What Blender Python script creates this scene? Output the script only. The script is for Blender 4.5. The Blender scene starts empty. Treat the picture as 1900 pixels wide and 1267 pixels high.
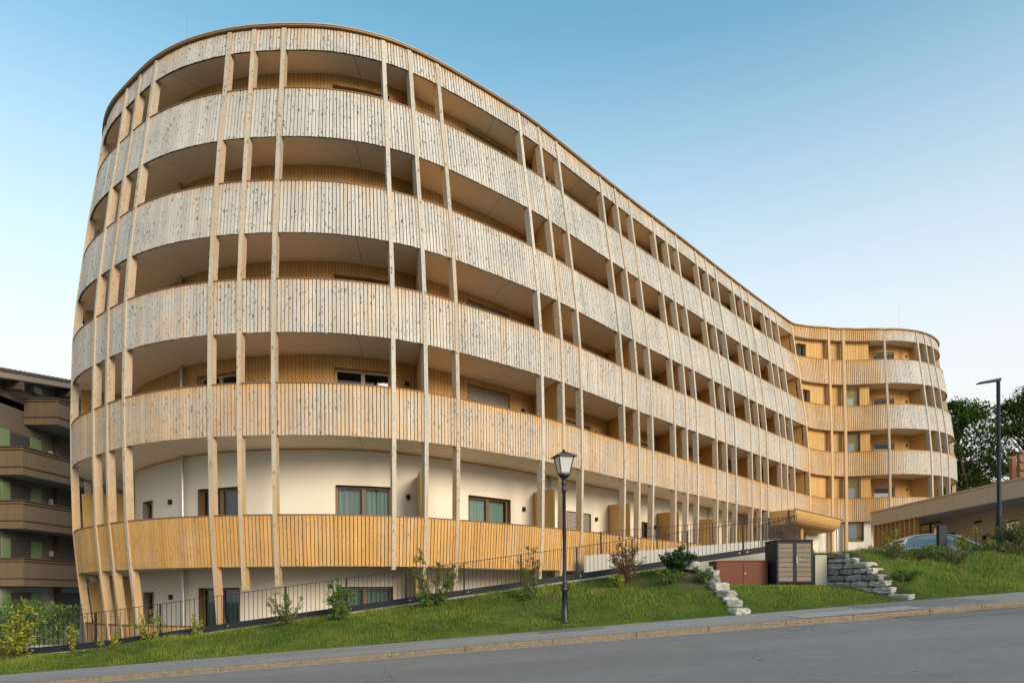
import bpy, math, random
import numpy as np
from mathutils import Vector, Matrix
random.seed(7)
R = random.random
U = random.uniform
PI = math.pi
C = bpy.context.scene.collection

# ------------------------------------------------------------------ object helpers
class MB:
    """collects polygons, then links them as ONE mesh object"""
    def __init__(s): s.v = []; s.f = []; s.uv = []; s.a = []; s.m = []
    def vert(s, p, a=0.0): s.v.append(tuple(p)); s.a.append(a); return len(s.v) - 1
    def face(s, ids, uvs=None, m=0):
        s.f.append(tuple(ids)); s.m.append(m)
        s.uv.extend(uvs if uvs else [(s.v[i][0] + s.v[i][1], s.v[i][2]) for i in ids])
    def poly(s, pts, uvs=None, a=0.0, m=0):
        ids = [s.vert(p, a) for p in pts]; s.face(ids, uvs, m)
    def hexa(s, b, t, a=0.0, m=0, along=None):
        """b, t : four bottom and four top corners, same order (counter-clockwise seen from above)"""
        i = [s.vert(p, a) for p in list(b) + list(t)]
        P = [Vector(p) for p in list(b) + list(t)]
        for q in ((3, 2, 1, 0), (4, 5, 6, 7), (0, 1, 5, 4), (1, 2, 6, 5), (2, 3, 7, 6), (3, 0, 4, 7)):
            e1 = (P[q[1]] - P[q[0]]).length; e2 = (P[q[2]] - P[q[1]]).length
            o = (P[q[0]].x * 1.3 + P[q[0]].y, P[q[0]].z)
            uv = [(o[0], o[1]), (o[0] + e1, o[1]), (o[0] + e1, o[1] + e2), (o[0], o[1] + e2)]
            s.face([i[k] for k in q], uv, m)
    def box(s, x0, x1, y0, y1, z0, z1, a=0.0, m=0):
        s.hexa([(x0, y0, z0), (x1, y0, z0), (x1, y1, z0), (x0, y1, z0)],
               [(x0, y0, z1), (x1, y0, z1), (x1, y1, z1), (x0, y1, z1)], a, m)
    def bar(s, p, q, w, h=None, a=0.0, up=(0, 0, 1)):
        h = h or w; p = Vector(p); q = Vector(q); d = (q - p).normalized()
        u = Vector(up)
        if abs(d.dot(u)) > .95: u = Vector((0, 1, 0))
        r = d.cross(u).normalized() * (w / 2); u = r.cross(d).normalized() * (h / 2)
        s.hexa([p - r - u, p + r - u, q + r - u, q - r - u], [p - r + u, p + r + u, q + r + u, q - r + u], a)
    def tube(s, pts, rads, n=8, a=0.0, cap=True, m=0):
        pts = [Vector(p) for p in pts]; rings = []; L = 0
        for k, p in enumerate(pts):
            d = (pts[min(k + 1, len(pts) - 1)] - pts[max(k - 1, 0)]).normalized()
            u = Vector((0, 0, 1)) if abs(d.z) < .9 else Vector((0, 1, 0))
            x = d.cross(u).normalized(); y = x.cross(d)
            r = rads[k] if hasattr(rads, '__len__') else rads
            if k: L += (p - pts[k - 1]).length
            rings.append(([s.vert(p + (x * math.cos(2 * PI * j / n) + y * math.sin(2 * PI * j / n)) * r, a) for j in range(n)], L, r))
        for (A, la, ra), (B, lb, rb) in zip(rings, rings[1:]):
            for j in range(n):
                k = (j + 1) % n
                s.face((A[j], A[k], B[k], B[j]), [(j * .05, la), (j * .05 + .05, la), (j * .05 + .05, lb), (j * .05, lb)], m)
        if cap:
            s.face(rings[0][0][::-1], None, m); s.face(rings[-1][0], None, m)
    def lathe(s, prof, c=(0, 0, 0), n=16, a=0.0):
        rings = [[s.vert((c[0] + r * math.cos(2 * PI * j / n), c[1] + r * math.sin(2 * PI * j / n), c[2] + z), a) for j in range(n)] for r, z in prof]
        for A, B in zip(rings, rings[1:]):
            for j in range(n): s.face((A[j], A[(j + 1) % n], B[(j + 1) % n], B[j]))
        s.face(rings[0][::-1]); s.face(rings[-1])
    def build(s, name, mat, parent=None, smooth=False, bevel=0):
        me = bpy.data.meshes.new(name); me.from_pydata(s.v, [], s.f)
        if s.f:
            uvl = me.uv_layers.new(name='UVMap')
            uvl.data.foreach_set('uv', np.array(s.uv, dtype=np.float32).ravel())
        at = me.attributes.new('w', 'FLOAT', 'POINT'); at.data.foreach_set('value', np.array(s.a, dtype=np.float32))
        for m in (mat if isinstance(mat, (list, tuple)) else [mat]): me.materials.append(m)
        if any(s.m): me.polygons.foreach_set('material_index', s.m)
        if smooth: me.polygons.foreach_set('use_smooth', [True] * len(s.f))
        me.update()
        o = bpy.data.objects.new(name, me); C.objects.link(o)
        if parent:
            o.parent = parent
            o.matrix_parent_inverse = Matrix.Translation(-world_of(parent))
        if bevel:
            b = o.modifiers.new('bevel', 'BEVEL'); b.width = bevel; b.segments = 2; b.limit_method = 'ANGLE'
        return o
def world_of(o):
    l = Vector(o.location)
    if o.parent: l = world_of(o.parent) * 0 + l
    return l
def tag(o, label, cat, group=None, kind=None):
    o['label'] = label; o['category'] = cat
    if group: o['group'] = group
    if kind: o['kind'] = kind
    return o
def thing(name, label, cat, loc=(0, 0, 0), group=None):
    o = bpy.data.objects.new(name, None); C.objects.link(o); o.location = loc; o.empty_display_size = .3
    return tag(o, label, cat, group)
def struct(o, label, cat, kind='structure'): return tag(o, label, cat, None, kind)

# ------------------------------------------------------------------ material helpers
class G:
    def __init__(s, name):
        s.mat = bpy.data.materials.new(name); s.mat.use_nodes = True; s.t = s.mat.node_tree
        s.t.nodes.clear()
        s.out = s.t.nodes.new('ShaderNodeOutputMaterial'); s.b = s.t.nodes.new('ShaderNodeBsdfPrincipled')
        s.t.links.new(s.b.outputs[0], s.out.inputs[0])
    def put(s, inp, v):
        if isinstance(v, bpy.types.NodeSocket): s.t.links.new(v, inp)
        else:
            if isinstance(v, tuple) and len(v) == 3 and inp.type == 'RGBA': v = (*v, 1)
            inp.default_value = v
    def n(s, typ, out=0, props=None, **kw):
        nd = s.t.nodes.new('ShaderNode' + typ)
        for k, v in (props or {}).items(): setattr(nd, k, v)
        for k, v in kw.items():
            key = int(k[1:]) if k[0] == 'i' and k[1:].isdigit() else k.replace('_', ' ')
            s.put(nd.inputs[key], v)
        return nd.outputs[out]
    def m(s, op, a, b=0.0, c=None):
        kw = dict(i0=a, i1=b)
        if c is not None: kw['i2'] = c
        return s.n('Math', 0, dict(operation=op), **kw)
    def mix(s, f, a, b, mode='MIX'):
        nd = s.t.nodes.new('ShaderNodeMix'); nd.data_type = 'RGBA'; nd.blend_type = mode
        s.put(nd.inputs[0], f); s.put(nd.inputs[6], a); s.put(nd.inputs[7], b); return nd.outputs[2]
    def ramp(s, f, lo, hi, a=0.0, b=1.0):
        return s.n('MapRange', 0, dict(interpolation_type='SMOOTHSTEP'), i0=f, i1=lo, i2=hi, i3=a, i4=b)
    def xyz(s, x, y, z=0.0): return s.n('CombineXYZ', i0=x, i1=y, i2=z)
    def noise(s, vec, scale, detail=3.0, rough=.5): return s.n('TexNoise', 0, None, Vector=vec, Scale=scale, Detail=detail, Roughness=rough)
    def uv(s):
        u = s.n('UVMap'); sp = s.t.nodes.new('ShaderNodeSeparateXYZ'); s.t.links.new(u, sp.inputs[0]); return sp.outputs[0], sp.outputs[1]
    def pos(s): return s.n('NewGeometry', 0)
    def attr(s, n='w'): return s.n('Attribute', 2, dict(attribute_name=n))
    def bump(s, h, strength=.3, dist=.02): s.put(s.b.inputs['Normal'], s.n('Bump', 0, None, Strength=strength, Distance=dist, Height=h))
    def fin(s, col, rough=.8, spec=.3, metal=0.0):
        s.put(s.b.inputs['Base Color'], col); s.put(s.b.inputs['Roughness'], rough)
        s.put(s.b.inputs['Specular IOR Level'], spec); s.put(s.b.inputs['Metallic'], metal); return s.mat
def wood(name, fresh, grey, pitch=.11, groove=0.0, knots=1.0, contrast=1.0, weather=None):
    g = G(name); u, v = g.uv()
    pid = g.m('FLOOR', g.m('DIVIDE', u, pitch))
    wn = g.n('TexWhiteNoise', 0, dict(noise_dimensions='1D'), W=pid)
    wn2 = g.n('TexWhiteNoise', 0, dict(noise_dimensions='1D'), W=g.m('ADD', pid, 531.7))
    gr = g.noise(g.xyz(g.m('MULTIPLY', u, 42), g.m('MULTIPLY_ADD', v, 1.3, g.m('MULTIPLY', wn, 37))), 1.0, 4, .6)
    st = g.noise(g.xyz(g.m('MULTIPLY', u, .9), g.m('MULTIPLY', v, .8), 3.3), 1.0, 3, .6)
    st2 = g.noise(g.xyz(g.m('MULTIPLY', u, 9.), g.m('MULTIPLY_ADD', v, 1.1, g.m('MULTIPLY', wn, 11))), 1.0, 3, .6)
    w = weather if weather is not None else g.attr()
    w = g.m('ADD', w, g.m('MULTIPLY', g.m('SUBTRACT', st, .5), .9))
    w = g.m('ADD', w, g.m('MULTIPLY', g.m('SUBTRACT', wn2, .5), .20 * contrast))
    w = g.m('ADD', w, g.m('MULTIPLY', g.m('SUBTRACT', st2, .5), .7 * contrast))
    w = g.n('Clamp', i0=w)
    c = g.mix(w, fresh, grey)
    k = g.m('ADD', g.m('MULTIPLY', gr, .5 * contrast), g.m('MULTIPLY_ADD', wn, .22 * contrast, 1 - .36 * contrast))
    k = g.n('CombineColor', i0=k, i1=k, i2=k)
    c = g.mix(1.0, c, k, 'MULTIPLY')
    bl = g.noise(g.xyz(g.m('MULTIPLY', u, .45), g.m('MULTIPLY', v, .7), 8.8), 1.0, 4, .65)
    bl = g.m('MULTIPLY_ADD', bl, .5 * contrast, 1 - .25 * contrast); c = g.mix(1.0, c, g.n('CombineColor', i0=bl, i1=bl, i2=bl), 'MULTIPLY')
    # grey-black weather streaks
    st3 = g.noise(g.xyz(g.m('MULTIPLY', u, 30.), g.m('MULTIPLY_ADD', v, 7., g.m('MULTIPLY', wn, 23))), 1.0, 3, .65)
    sk = g.m('MULTIPLY', g.ramp(g.m('MULTIPLY_ADD', st, .35, g.m('MULTIPLY', st3, .8)), .60, .78), g.ramp(w, .2, .8))
    c = g.mix(g.m('MULTIPLY', sk, .75), c, (.11, .105, .10))
    if knots:
        nd = g.t.nodes.new('ShaderNodeTexVoronoi'); g.put(nd.inputs['Vector'], g.xyz(g.m('MULTIPLY', u, 11.0), g.m('MULTIPLY_ADD', v, 6.0, g.m('MULTIPLY', wn, 9)), 0.))
        nd.inputs['Scale'].default_value = 1.0
        sp = g.t.nodes.new('ShaderNodeSeparateColor'); g.t.links.new(nd.outputs['Color'], sp.inputs[0])
        thr = g.m('MULTIPLY_ADD', g.m('POWER', sp.outputs[0], 2.0), .30, .07)
        kn = g.m('SUBTRACT', 1.0, g.n('MapRange', 0, None, i0=g.m('DIVIDE', nd.outputs['Distance'], thr), i1=.6, i2=1.25, i3=0., i4=1.))
        kn = g.m('MULTIPLY', g.m('MULTIPLY', g.n('Clamp', i0=kn), .82 * knots), g.m('MULTIPLY_ADD', w, .62, .38))
        c = g.mix(kn, c, (.085, .05, .03))
    hgt = gr
    if groove:
        fr = g.m('FRACT', g.m('DIVIDE', u, pitch))
        ln = g.m('SUBTRACT', 1.0, g.ramp(g.m('ABSOLUTE', g.m('SUBTRACT', fr, .5)), .5 - groove, .5 - groove * .6, 0., 1.))
        c = g.mix(g.m('MULTIPLY', g.m('SUBTRACT', 1.0, ln), .85), c, (.05, .028, .012))
        hgt = g.m('ADD', g.m('MULTIPLY', gr, .3), ln)
    g.bump(hgt, .35, .008)
    return g.fin(c, .78, .25)
def plain(name, col, rough=.6, spec=.4, metal=0.0, var=.12, scale=6.0, bump=.0):
    g = G(name); p = g.pos(); n = g.noise(p, scale, 5, .6); n2 = g.noise(p, scale * .13, 3)
    k = g.m('MULTIPLY_ADD', g.m('ADD', n, n2), var, 1 - var)
    c = g.mix(1.0, col, g.n('CombineColor', i0=k, i1=k, i2=k), 'MULTIPLY')
    if bump: g.bump(n, bump, .01)
    return g.fin(c, rough, spec, metal)
M = {}
M['board'] = wood('weathered_larch_boards', (.56, .31, .105), (.515, .485, .45))
M['post'] = wood('weathered_larch_posts', (.50, .325, .17), (.485, .45, .395), pitch=.5, contrast=.8)
M['wallwood'] = wood('fresh_larch_cladding', (.57, .325, .115), (.5, .36, .22), pitch=.145, groove=.055, knots=.8, weather=.05, contrast=.7)
M['panel'] = wood('spruce_three_ply_panel', (.57, .355, .13), (.5, .4, .2), pitch=1.1, knots=.45, weather=.05, contrast=.35)
M['canopywood'] = wood('larch_canopy_lining', (.52, .31, .10), (.45, .35, .2), pitch=.12, groove=.03, knots=.5, weather=.1, contrast=.5)
M['rail'] = plain('reddish_brown_handrail', (.17, .095, .055), .5)
M['dark'] = plain('board_gap_shade', (.030, .022, .016), .8)  # near-black tone standing in for shade between the balcony boards
def plaster():
    g = G('cream_plaster'); p = g.pos()
    n = g.noise(p, 60, 4); n2 = g.noise(p, .5, 4, .6)
    sp = g.n('SeparateXYZ', 2, None, Vector=p)
    c = g.mix(n2, (.66, .615, .53), (.74, .70, .61))
    g.bump(n, .12, .004); return g.fin(c, .9, .2)
M['plaster'] = plaster()
M['soffit'] = plain('pale_plaster_soffit', (.84, .71, .57), .9, .2, var=.06, scale=1.5)
M['slabedge'] = plain('shadow_grey_slab_edge', (.25, .21, .17), .9)
M['capmetal'] = plain('bronze_roof_edge', (.24, .15, .085), .5, .5, .2)
M['captop'] = plain('pale_zinc_capping', (.42, .38, .33), .6, .3, .0)
M['frame'] = plain('brown_window_frame', (.17, .095, .05), .5)
M['frame_pale'] = plain('pale_oak_window_frame', (.46, .37, .26), .55)
M['anth'] = plain('anthracite_powder_coat', (.016, .018, .026), .55, .25, var=.15)
M['black'] = plain('black_cast_iron', (.012, .012, .014), .42, .5, var=.2)
M['steel'] = plain('brushed_steel', (.5, .49, .46), .35, .5, .8)
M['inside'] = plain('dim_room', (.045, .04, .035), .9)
def curtain():
    g = G('teal_curtain_fabric'); u, v = g.uv()
    n = g.noise(g.xyz(g.m('MULTIPLY', u, 14), g.m('MULTIPLY', v, .3)), 1.0, 3)
    return g.fin(g.mix(n, (.09, .16, .15), (.30, .40, .37)), .9, .1)
M['curtain'] = curtain()
M['netcurtain'] = plain('white_curtain', (.88, .87, .84), .9, .1)
def glass():
    g = G('window_glass'); g.t.nodes.remove(g.b)
    t = g.t.nodes.new('ShaderNodeBsdfTransparent'); gl = g.t.nodes.new('ShaderNodeBsdfGlossy'); gl.inputs['Roughness'].default_value = .03
    t.inputs[0].default_value = (.86, .9, .9, 1)
    mx = g.t.nodes.new('ShaderNodeMixShader'); f = g.n('Fresnel', IOR=1.55)
    g.put(mx.inputs[0], g.m('MULTIPLY_ADD', f, 1.0, .01)); g.t.links.new(t.outputs[0], mx.inputs[1]); g.t.links.new(gl.outputs[0], mx.inputs[2])
    g.t.links.new(mx.outputs[0], g.out.inputs[0]); return g.mat
M['glass'] = glass()
M['blind'] = plain('grey_venetian_blind', (.36, .33, .30), .5)

def asphalt(name, a, b, kind):
    g = G(name); p = g.pos(); sp = g.t.nodes.new('ShaderNodeSeparateXYZ'); g.t.links.new(p, sp.inputs[0])
    x, y = sp.outputs[0], sp.outputs[1]
    big = g.noise(g.xyz(g.m('MULTIPLY', x, .12), g.m('MULTIPLY', y, .55)), 1.0, 4, .6)
    mid = g.noise(p, 2.2, 4, .65); fine = g.noise(p, 48, 3, .8); grit = g.n('TexVoronoi', 0, None, Vector=p, Scale=70.0)
    c = g.mix(g.ramp(big, .3, .7), a, b)
    k = g.m('ADD', g.m('MULTIPLY_ADD', fine, 1.1, .27), g.m('MULTIPLY', mid, .34))
    c = g.mix(1.0, c, g.n('CombineColor', i0=k, i1=k, i2=k), 'MULTIPLY')
    # wandering hairline cracks, sealed darker
    wob = g.noise(p, .9, 4, .6)
    v = g.n('TexVoronoi', 0, dict(feature='DISTANCE_TO_EDGE'), Vector=g.xyz(g.m('ADD', g.m('MULTIPLY', x, .16), g.m('MULTIPLY', wob, .5)), g.m('ADD', g.m('MULTIPLY', y, .16), wob)), Scale=1.0)
    cr = g.m('MULTIPLY', g.ramp(v, .0012, .004, 1., 0.), g.ramp(g.noise(p, .35, 2), .5, .6))
    c = g.mix(g.m('MULTIPLY', cr, .6), c, (.03, .03, .03))
    g.bump(g.m('ADD', fine, grit), .35, .006)
    return g.fin(c, .72, .35)
M['road'] = asphalt('worn_road_asphalt', (.20, .172, .168), (.245, .215, .208), 0)
M['patch'] = asphalt('newer_asphalt_patch', (.165, .143, .138), (.20, .175, .168), 0)
M['walk'] = asphalt('pavement_asphalt', (.27, .232, .222), (.33, .29, .275), 0)
M['walkpale'] = asphalt('pale_pavement_patch', (.36, .315, .30), (.41, .365, .345), 0)
M['walkdark'] = asphalt('dark_pavement_patch', (.19, .165, .158), (.225, .198, .19), 0)
def stone(name, a, b, dark, sc=1.0):
    g = G(name); p = g.pos()
    oi = g.n('ObjectInfo', 5) if False else g.n('ObjectInfo', 'Random')
    n = g.noise(p, 7 * sc, 6, .7); n2 = g.noise(p, 40 * sc, 4, .7); v = g.noise(g.n('VectorMath', 0, dict(operation='MULTIPLY'), i0=p, i1=(3., 3., 14.)), 1.5 * sc, 5, .7)
    c = g.mix(g.ramp(n, .3, .7), a, b); c = g.mix(g.m('MULTIPLY', g.ramp(v, .5, .68), .75), c, dark)
    k = g.m('MULTIPLY_ADD', oi, .75, .62); c = g.mix(1.0, c, g.n('CombineColor', i0=k, i1=k, i2=k), 'MULTIPLY')
    c = g.mix(g.m('MULTIPLY', g.ramp(n2, .55, .7), .35), c, (.55, .54, .5))
    g.bump(g.m('ADD', n2, g.m('MULTIPLY', n, 2.)), .8, .03); return g.fin(c, .9, .2)
M['gneiss'] = stone('grey_gneiss_blocks', (.45, .425, .39), (.33, .31, .285), (.15, .14, .13))
M['kerb'] = stone('sandy_granite_kerb', (.29, .225, .15), (.20, .155, .11), (.10, .08, .06), 2.0)
M['concrete'] = plain('cast_concrete', (.40, .375, .31), .85, .2, var=.22, scale=3.0, bump=.1)
M['whiteconc'] = plain('white_painted_concrete', (.50, .47, .43), .85, .2, var=.1)
def ground_grass():
    g = G('lawn_soil'); p = g.pos(); a = g.attr()
    n = g.noise(p, 1.3, 5, .6); n2 = g.noise(p, 30, 3, .7)
    c = g.mix(g.ramp(n, .35, .65), (.06, .105, .016), (.14, .18, .032))
    c = g.mix(g.m('MULTIPLY', n2, .6), c, (.025, .05, .010))
    e = g.mix(n2, (.075, .05, .03), (.16, .11, .07))
    c = g.mix(g.n('Clamp', i0=g.m('ADD', a, g.m('MULTIPLY', g.ramp(n, .66, .78), .4))), c, e)
    g.bump(n2, .6, .04); return g.fin(c, .95, .1)
M['lawn'] = ground_grass()
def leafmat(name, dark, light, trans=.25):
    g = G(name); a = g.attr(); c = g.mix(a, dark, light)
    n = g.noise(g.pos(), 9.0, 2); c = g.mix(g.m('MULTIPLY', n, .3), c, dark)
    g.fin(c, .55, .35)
    tr = g.t.nodes.new('ShaderNodeBsdfTranslucent'); g.put(tr.inputs[0], c)
    mx = g.t.nodes.new('ShaderNodeMixShader'); mx.inputs[0].default_value = trans
    g.t.links.new(g.b.outputs[0], mx.inputs[1]); g.t.links.new(tr.outputs[0], mx.inputs[2]); g.t.links.new(mx.outputs[0], g.out.inputs[0])
    return g.mat
M['blade'] = leafmat('grass_blades', (.055, .10, .012), (.42, .46, .07), .4)
M['lf_yellow'] = leafmat('yellow_green_leaves', (.16, .22, .025), (.46, .42, .05), .35)
M['lf_green'] = leafmat('mid_green_leaves', (.05, .12, .022), (.20, .31, .055), .35)
M['lf_dark'] = leafmat('dark_green_leaves', (.016, .042, .010), (.055, .11, .026))
M['lf_olive'] = leafmat('olive_green_leaves', (.06, .09, .022), (.21, .25, .06))
M['lf_brown'] = leafmat('reddish_brown_leaves', (.12, .055, .025), (.26, .17, .055))
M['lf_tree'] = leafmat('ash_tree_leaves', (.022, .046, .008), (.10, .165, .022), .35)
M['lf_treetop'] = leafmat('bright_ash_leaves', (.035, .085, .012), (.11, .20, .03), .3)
M['petal'] = leafmat('violet_petals', (.16, .10, .40), (.35, .28, .7))
M['bark'] = plain('rough_bark', (.075, .052, .035), .95, .1, var=.4, scale=20, bump=.6)
M['twig'] = plain('brown_twigs', (.10, .062, .04), .9, .1, var=.3)
M['rust'] = plain('red_oxide_paint', (.135, .038, .019), .55, .3, var=.10, scale=2.5)
M['graywood'] = wood('silvered_deck_boards', (.22, .165, .12), (.22, .185, .15), pitch=.6, knots=.35, weather=.7, contrast=.9)
M['greybrown'] = plain('taupe_facade_board', (.54, .43, .31), .7, .3, var=.05, scale=1.2)
M['taupewall'] = plain('taupe_render', (.46, .37, .26), .75, .3, var=.05, scale=1.2)
M['paletrim'] = plain('pale_timber_trim', (.5, .38, .22), .6)
M['fin'] = wood('fresh_timber_fins', (.53, .30, .10), (.5, .3, .15), pitch=.3, knots=.4, weather=.1, contrast=.5)

# ------------------------------------------------------------------ plan of the curved hotel
REF=[(-15.2,33.2),(-16.5,30.8),(-16.95,28.2),(-16.55,26.0),(-15.62,24.25),(-14.62,23.02),(-13.45,22.05),(-12.7,21.47),(-11.77,20.79),(-10.25,20.05),(-8.63,19.6),(-7.7,19.48),(-6.76,19.43),(-5.1,19.5),(-3.42,19.99),(-2.55,20.45),(-1.67,21.05),(-.3,22.18),(1.13,23.46),(1.89,24.23),(2.63,25.07),(4.5,27.2),(5.22,28.0),(5.96,28.83),(7.24,30.22),(8.01,31.07),(8.72,31.83),(10.02,33.26),(10.74,34.08),(11.5,34.92),(12.81,36.37),(13.57,37.2),(14.26,37.95),(15.54,39.32),(16.18,40.0),(16.93,40.8),(18.55,42.5),(19.38,43.26),(20.19,43.75),(20.9,44.0),(21.65,44.08),(22.43,43.98),(23.25,43.62),(24.09,43.33),(25.22,43.28),(27.04,43.75),(27.92,44.2),(28.77,44.76),(29.77,45.65),(30.75,46.95),(31.3,48.5),(31.3,50.2),(30.6,52.2),(29,54)]
def plan(REF, n=14):
    P = np.array(REF); out = []
    for i in range(len(P) - 1):
        p0 = P[max(i-1,0)]; p1 = P[i]; p2 = P[i+1]; p3 = P[min(i+2,len(P)-1)]
        for k in range(n):
            t = k / n
            out.append(.5*((2*p1)+(-p0+p2)*t+(2*p0-5*p1+4*p2-p3)*t*t+(-p0+3*p1-3*p2+p3)*t**3))
    out.append(P[-1]); Q = np.array(out)
    s = np.r_[0, np.cumsum(np.hypot(*np.diff(Q, axis=0).T))]; S = np.arange(0, s[-1], .1)
    Q = np.c_[np.interp(S, s, Q[:,0]), np.interp(S, s, Q[:,1])]
    for _ in range(60): Q[1:-1] = Q[1:-1]*.5 + .25*(Q[:-2]+Q[2:])
    s = np.r_[0, np.cumsum(np.hypot(*np.diff(Q, axis=0).T))]
    T = np.gradient(Q, axis=0); T /= np.hypot(*T.T)[:,None]
    return s, Q, np.c_[T[:,1], -T[:,0]]
CS, CQ, CN = plan(REF); SMAX = float(CS[-1])
def off(s, ins, z=None):
    ins = ins.real + ins.imag * float(np.interp(s, [55.2, 57.2, 58.8, 61.2], [1, .25, .25, 1]))
    x = np.interp(s, CS, CQ[:,0]); y = np.interp(s, CS, CQ[:,1]); nx = np.interp(s, CS, CN[:,0]); ny = np.interp(s, CS, CN[:,1])
    l = math.hypot(nx, ny); p = (float(x - nx/l*ins), float(y - ny/l*ins))
    return p if z is None else (p[0], p[1], z)
def tang(s):
    nx = float(np.interp(s, CS, CN[:,0])); ny = float(np.interp(s, CS, CN[:,1])); l = math.hypot(nx, ny); return (-ny/l, nx/l), (nx/l, ny/l)
IZ = [-3,-2,0,.9,2.35,4.63,6.1,7.57,9.1,10.5,12.1,13.52,15.1,16.39,17.15,17.5]
IV = [.55,.5,.27,.17,.05,0,0,.03,.08,.2,.40,.58,.83,1.0,1.12,1.15]
def ins(z): return complex(0, float(np.interp(z, IZ, IV)))     # imaginary part: lean of the facade, scaled along the plan by off()
BOT = [-2.3, .90, 4.63, 7.57, 10.50, 13.52, 16.39]
TOP = [-.85, 2.35, 6.10, 9.10, 12.10, 15.10, 17.12]
S0, S1 = 1.0, SMAX - .5
POSTS = [4.5,5.5,6.6,9.78,12.67,13.67,14.77,18.16,19.06,20.06,23.45,24.45,25.54,29.14,30.24,31.34,34.24,35.34,36.44,38.34,39.44,40.44,42.44,43.54,44.64,46.64,47.74,48.74,50.64,51.54,52.64,55.04,57.53,58.51,61.09,64.07,65.06,66.06,69.95,71.0]
CONC = lambda s: float(np.interp(s, [53., 55.5, 60., 62.5], [0, 1, 1, 0]))     # stretch of facade sheltered by the inner curve
def wall_in(s): return 2.0 if (s < 55.3 or s > 60.0) else .35

H = thing('hotel_building', 'large curved six-storey timber hotel with wrap-around board-clad balconies and tall wooden posts', 'building', (0, 30, 0))

# balcony fronts of upright boards
PITCH = .112
WEA = [.15, .02, .55, .90, 1.02, 1.10, .95]
def balustrade(k):
    b, t = BOT[k], TOP[k]
    mb = MB(); n = int((S1 - S0) / PITCH)
    zs = [b, b + .5 * (t - b), t - .30, t - .10, t - .0]
    for i in range(n):
        if k == 0 and S0 + i * PITCH > 24: break
        s = S0 + (i + .5) * PITCH
        if k == 1 and s > 60: break
        gap = .019 + .008 * R() + .010 * CONC(s)
        a, c = s - PITCH/2 + gap/2, s + PITCH/2 - gap/2
        jit = U(-.004, .004); dz = U(-.006, .006); rr = U(-.06, .06)
        rows = []
        base = WEA[k]; cc = CONC(s)
        base = base * (1 - .72 * cc)
        if k == 6: base = base
        wv = [base, base, base, base - .22, base - .55] if k >= 2 else [base, base, base, base, base - .1]
        if k == 6: wv = [base, base, base - .05, base - .28, base - .55]
        for z, w in zip(zs, wv):
            i0 = ins(z) + jit; zz = z + (dz if z == b else 0); w += rr
            rows.append([mb.vert(off(a, i0, zz), w), mb.vert(off(c, i0, zz), w), mb.vert(off(c, i0 + .026, zz), w), mb.vert(off(a, i0 + .026, zz), w)])
        for r0, r1, z0, z1 in zip(rows, rows[1:], zs, zs[1:]):
            for j, q, ua, ub in ((0, 1, a, c), (1, 2, c - .02, c), (3, 0, a, a + .02)):
                mb.face((r0[j], r0[q], r1[q], r1[j]), [(ua, z0), (ub, z0), (ub, z1), (ua, z1)])
        r = rows[0]; mb.face((r[3], r[2], r[1], r[0]), [(a, b)] * 4)
        r = rows[-1]; mb.face(r, [(a, t)] * 4)
    o = mb.build('balustrade', M['board'], H)
    if k == 1: o['label'] = 'fresh honey-orange board balcony front, lowest full ring'
    # added sheet: dark front paints shade into the gaps, wooden inner face bounces light
    st = .25; e = (24. if k == 0 else 60. if k == 1 else S1)
    mb = MB(); ss = np.arange(S0, e + st, st)
    for p, q in zip(ss, ss[1:]):
        for z0, z1 in ((b + .01, t - .012),):
            m_ = (z0 + z1) / 2
            for (za, zb) in ((z0, m_), (m_, z1)):
                A = [off(p, ins(za) + .03, za), off(q, ins(za) + .03, za), off(q, ins(za) + .07, za), off(p, ins(za) + .07, za)]
                B = [off(p, ins(zb) + .03, zb), off(q, ins(zb) + .03, zb), off(q, ins(zb) + .07, zb), off(p, ins(zb) + .07, zb)]
                mb.poly([A[0], A[1], B[1], B[0]]); mb.poly([A[3], A[2], B[2], B[3]][::-1], None, 0, 1)
            mb.poly([off(p, ins(z0) + .03, z0), off(p, ins(z0) + .07, z0), off(q, ins(z0) + .07, z0), off(q, ins(z0) + .03, z0)])
    mb.build('backing', [M['dark'], M['panel']], o)
    if k < 6:
        mb = MB()
        for p, q in zip(ss, ss[1:]):
            i0 = ins(t) - .018; i1 = ins(t) + .11; z0, z1 = t + .003, t + .034
            mb.hexa([off(p, i0, z0), off(q, i0, z0), off(q, i1, z0), off(p, i1, z0)], [off(p, i0, z1), off(q, i0, z1), off(q, i1, z1), off(p, i1, z1)])
        mb.build('handrail', M['rail'], o)
for k in range(7): balustrade(k)

# floor slabs with pale soffits
for k in range(1, 7):
    b = BOT[k]; mb = MB(); st = .3; ss = np.arange(S0, S1, st)
    for p, q in zip(ss, ss[1:]):
        i0 = ins(b) + .08; i1 = max(wall_in(p), .6) + .6; z0, z1 = b + .05, b + .33
        A = [off(p, i0, z0), off(q, i0, z0), off(q, i1, z0), off(p, i1, z0)]; B = [off(p, i0, z1), off(q, i0, z1), off(q, i1, z1), off(p, i1, z1)]
        mb.poly(A[::-1]); mb.poly(B); mb.poly([A[0], A[1], B[1], B[0]])
    mb.build('floor_slab', M['soffit'], H)
# soffit joints: thin shadow gaps in the ceiling
for k in range(2, 7):
    for s in (15.6, 22.4, 28.0, 33.0):
        mb = MB(); z = BOT[k] + .046; a = off(s, ins(z) + .1); c = off(s + .35, 1.95); mb.poly([(a[0], a[1], z), (c[0], c[1], z), (c[0] + .015, c[1], z), (a[0] + .015, a[1], z)]); mb.build('soffit_joint', M['slabedge'], H)

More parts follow.
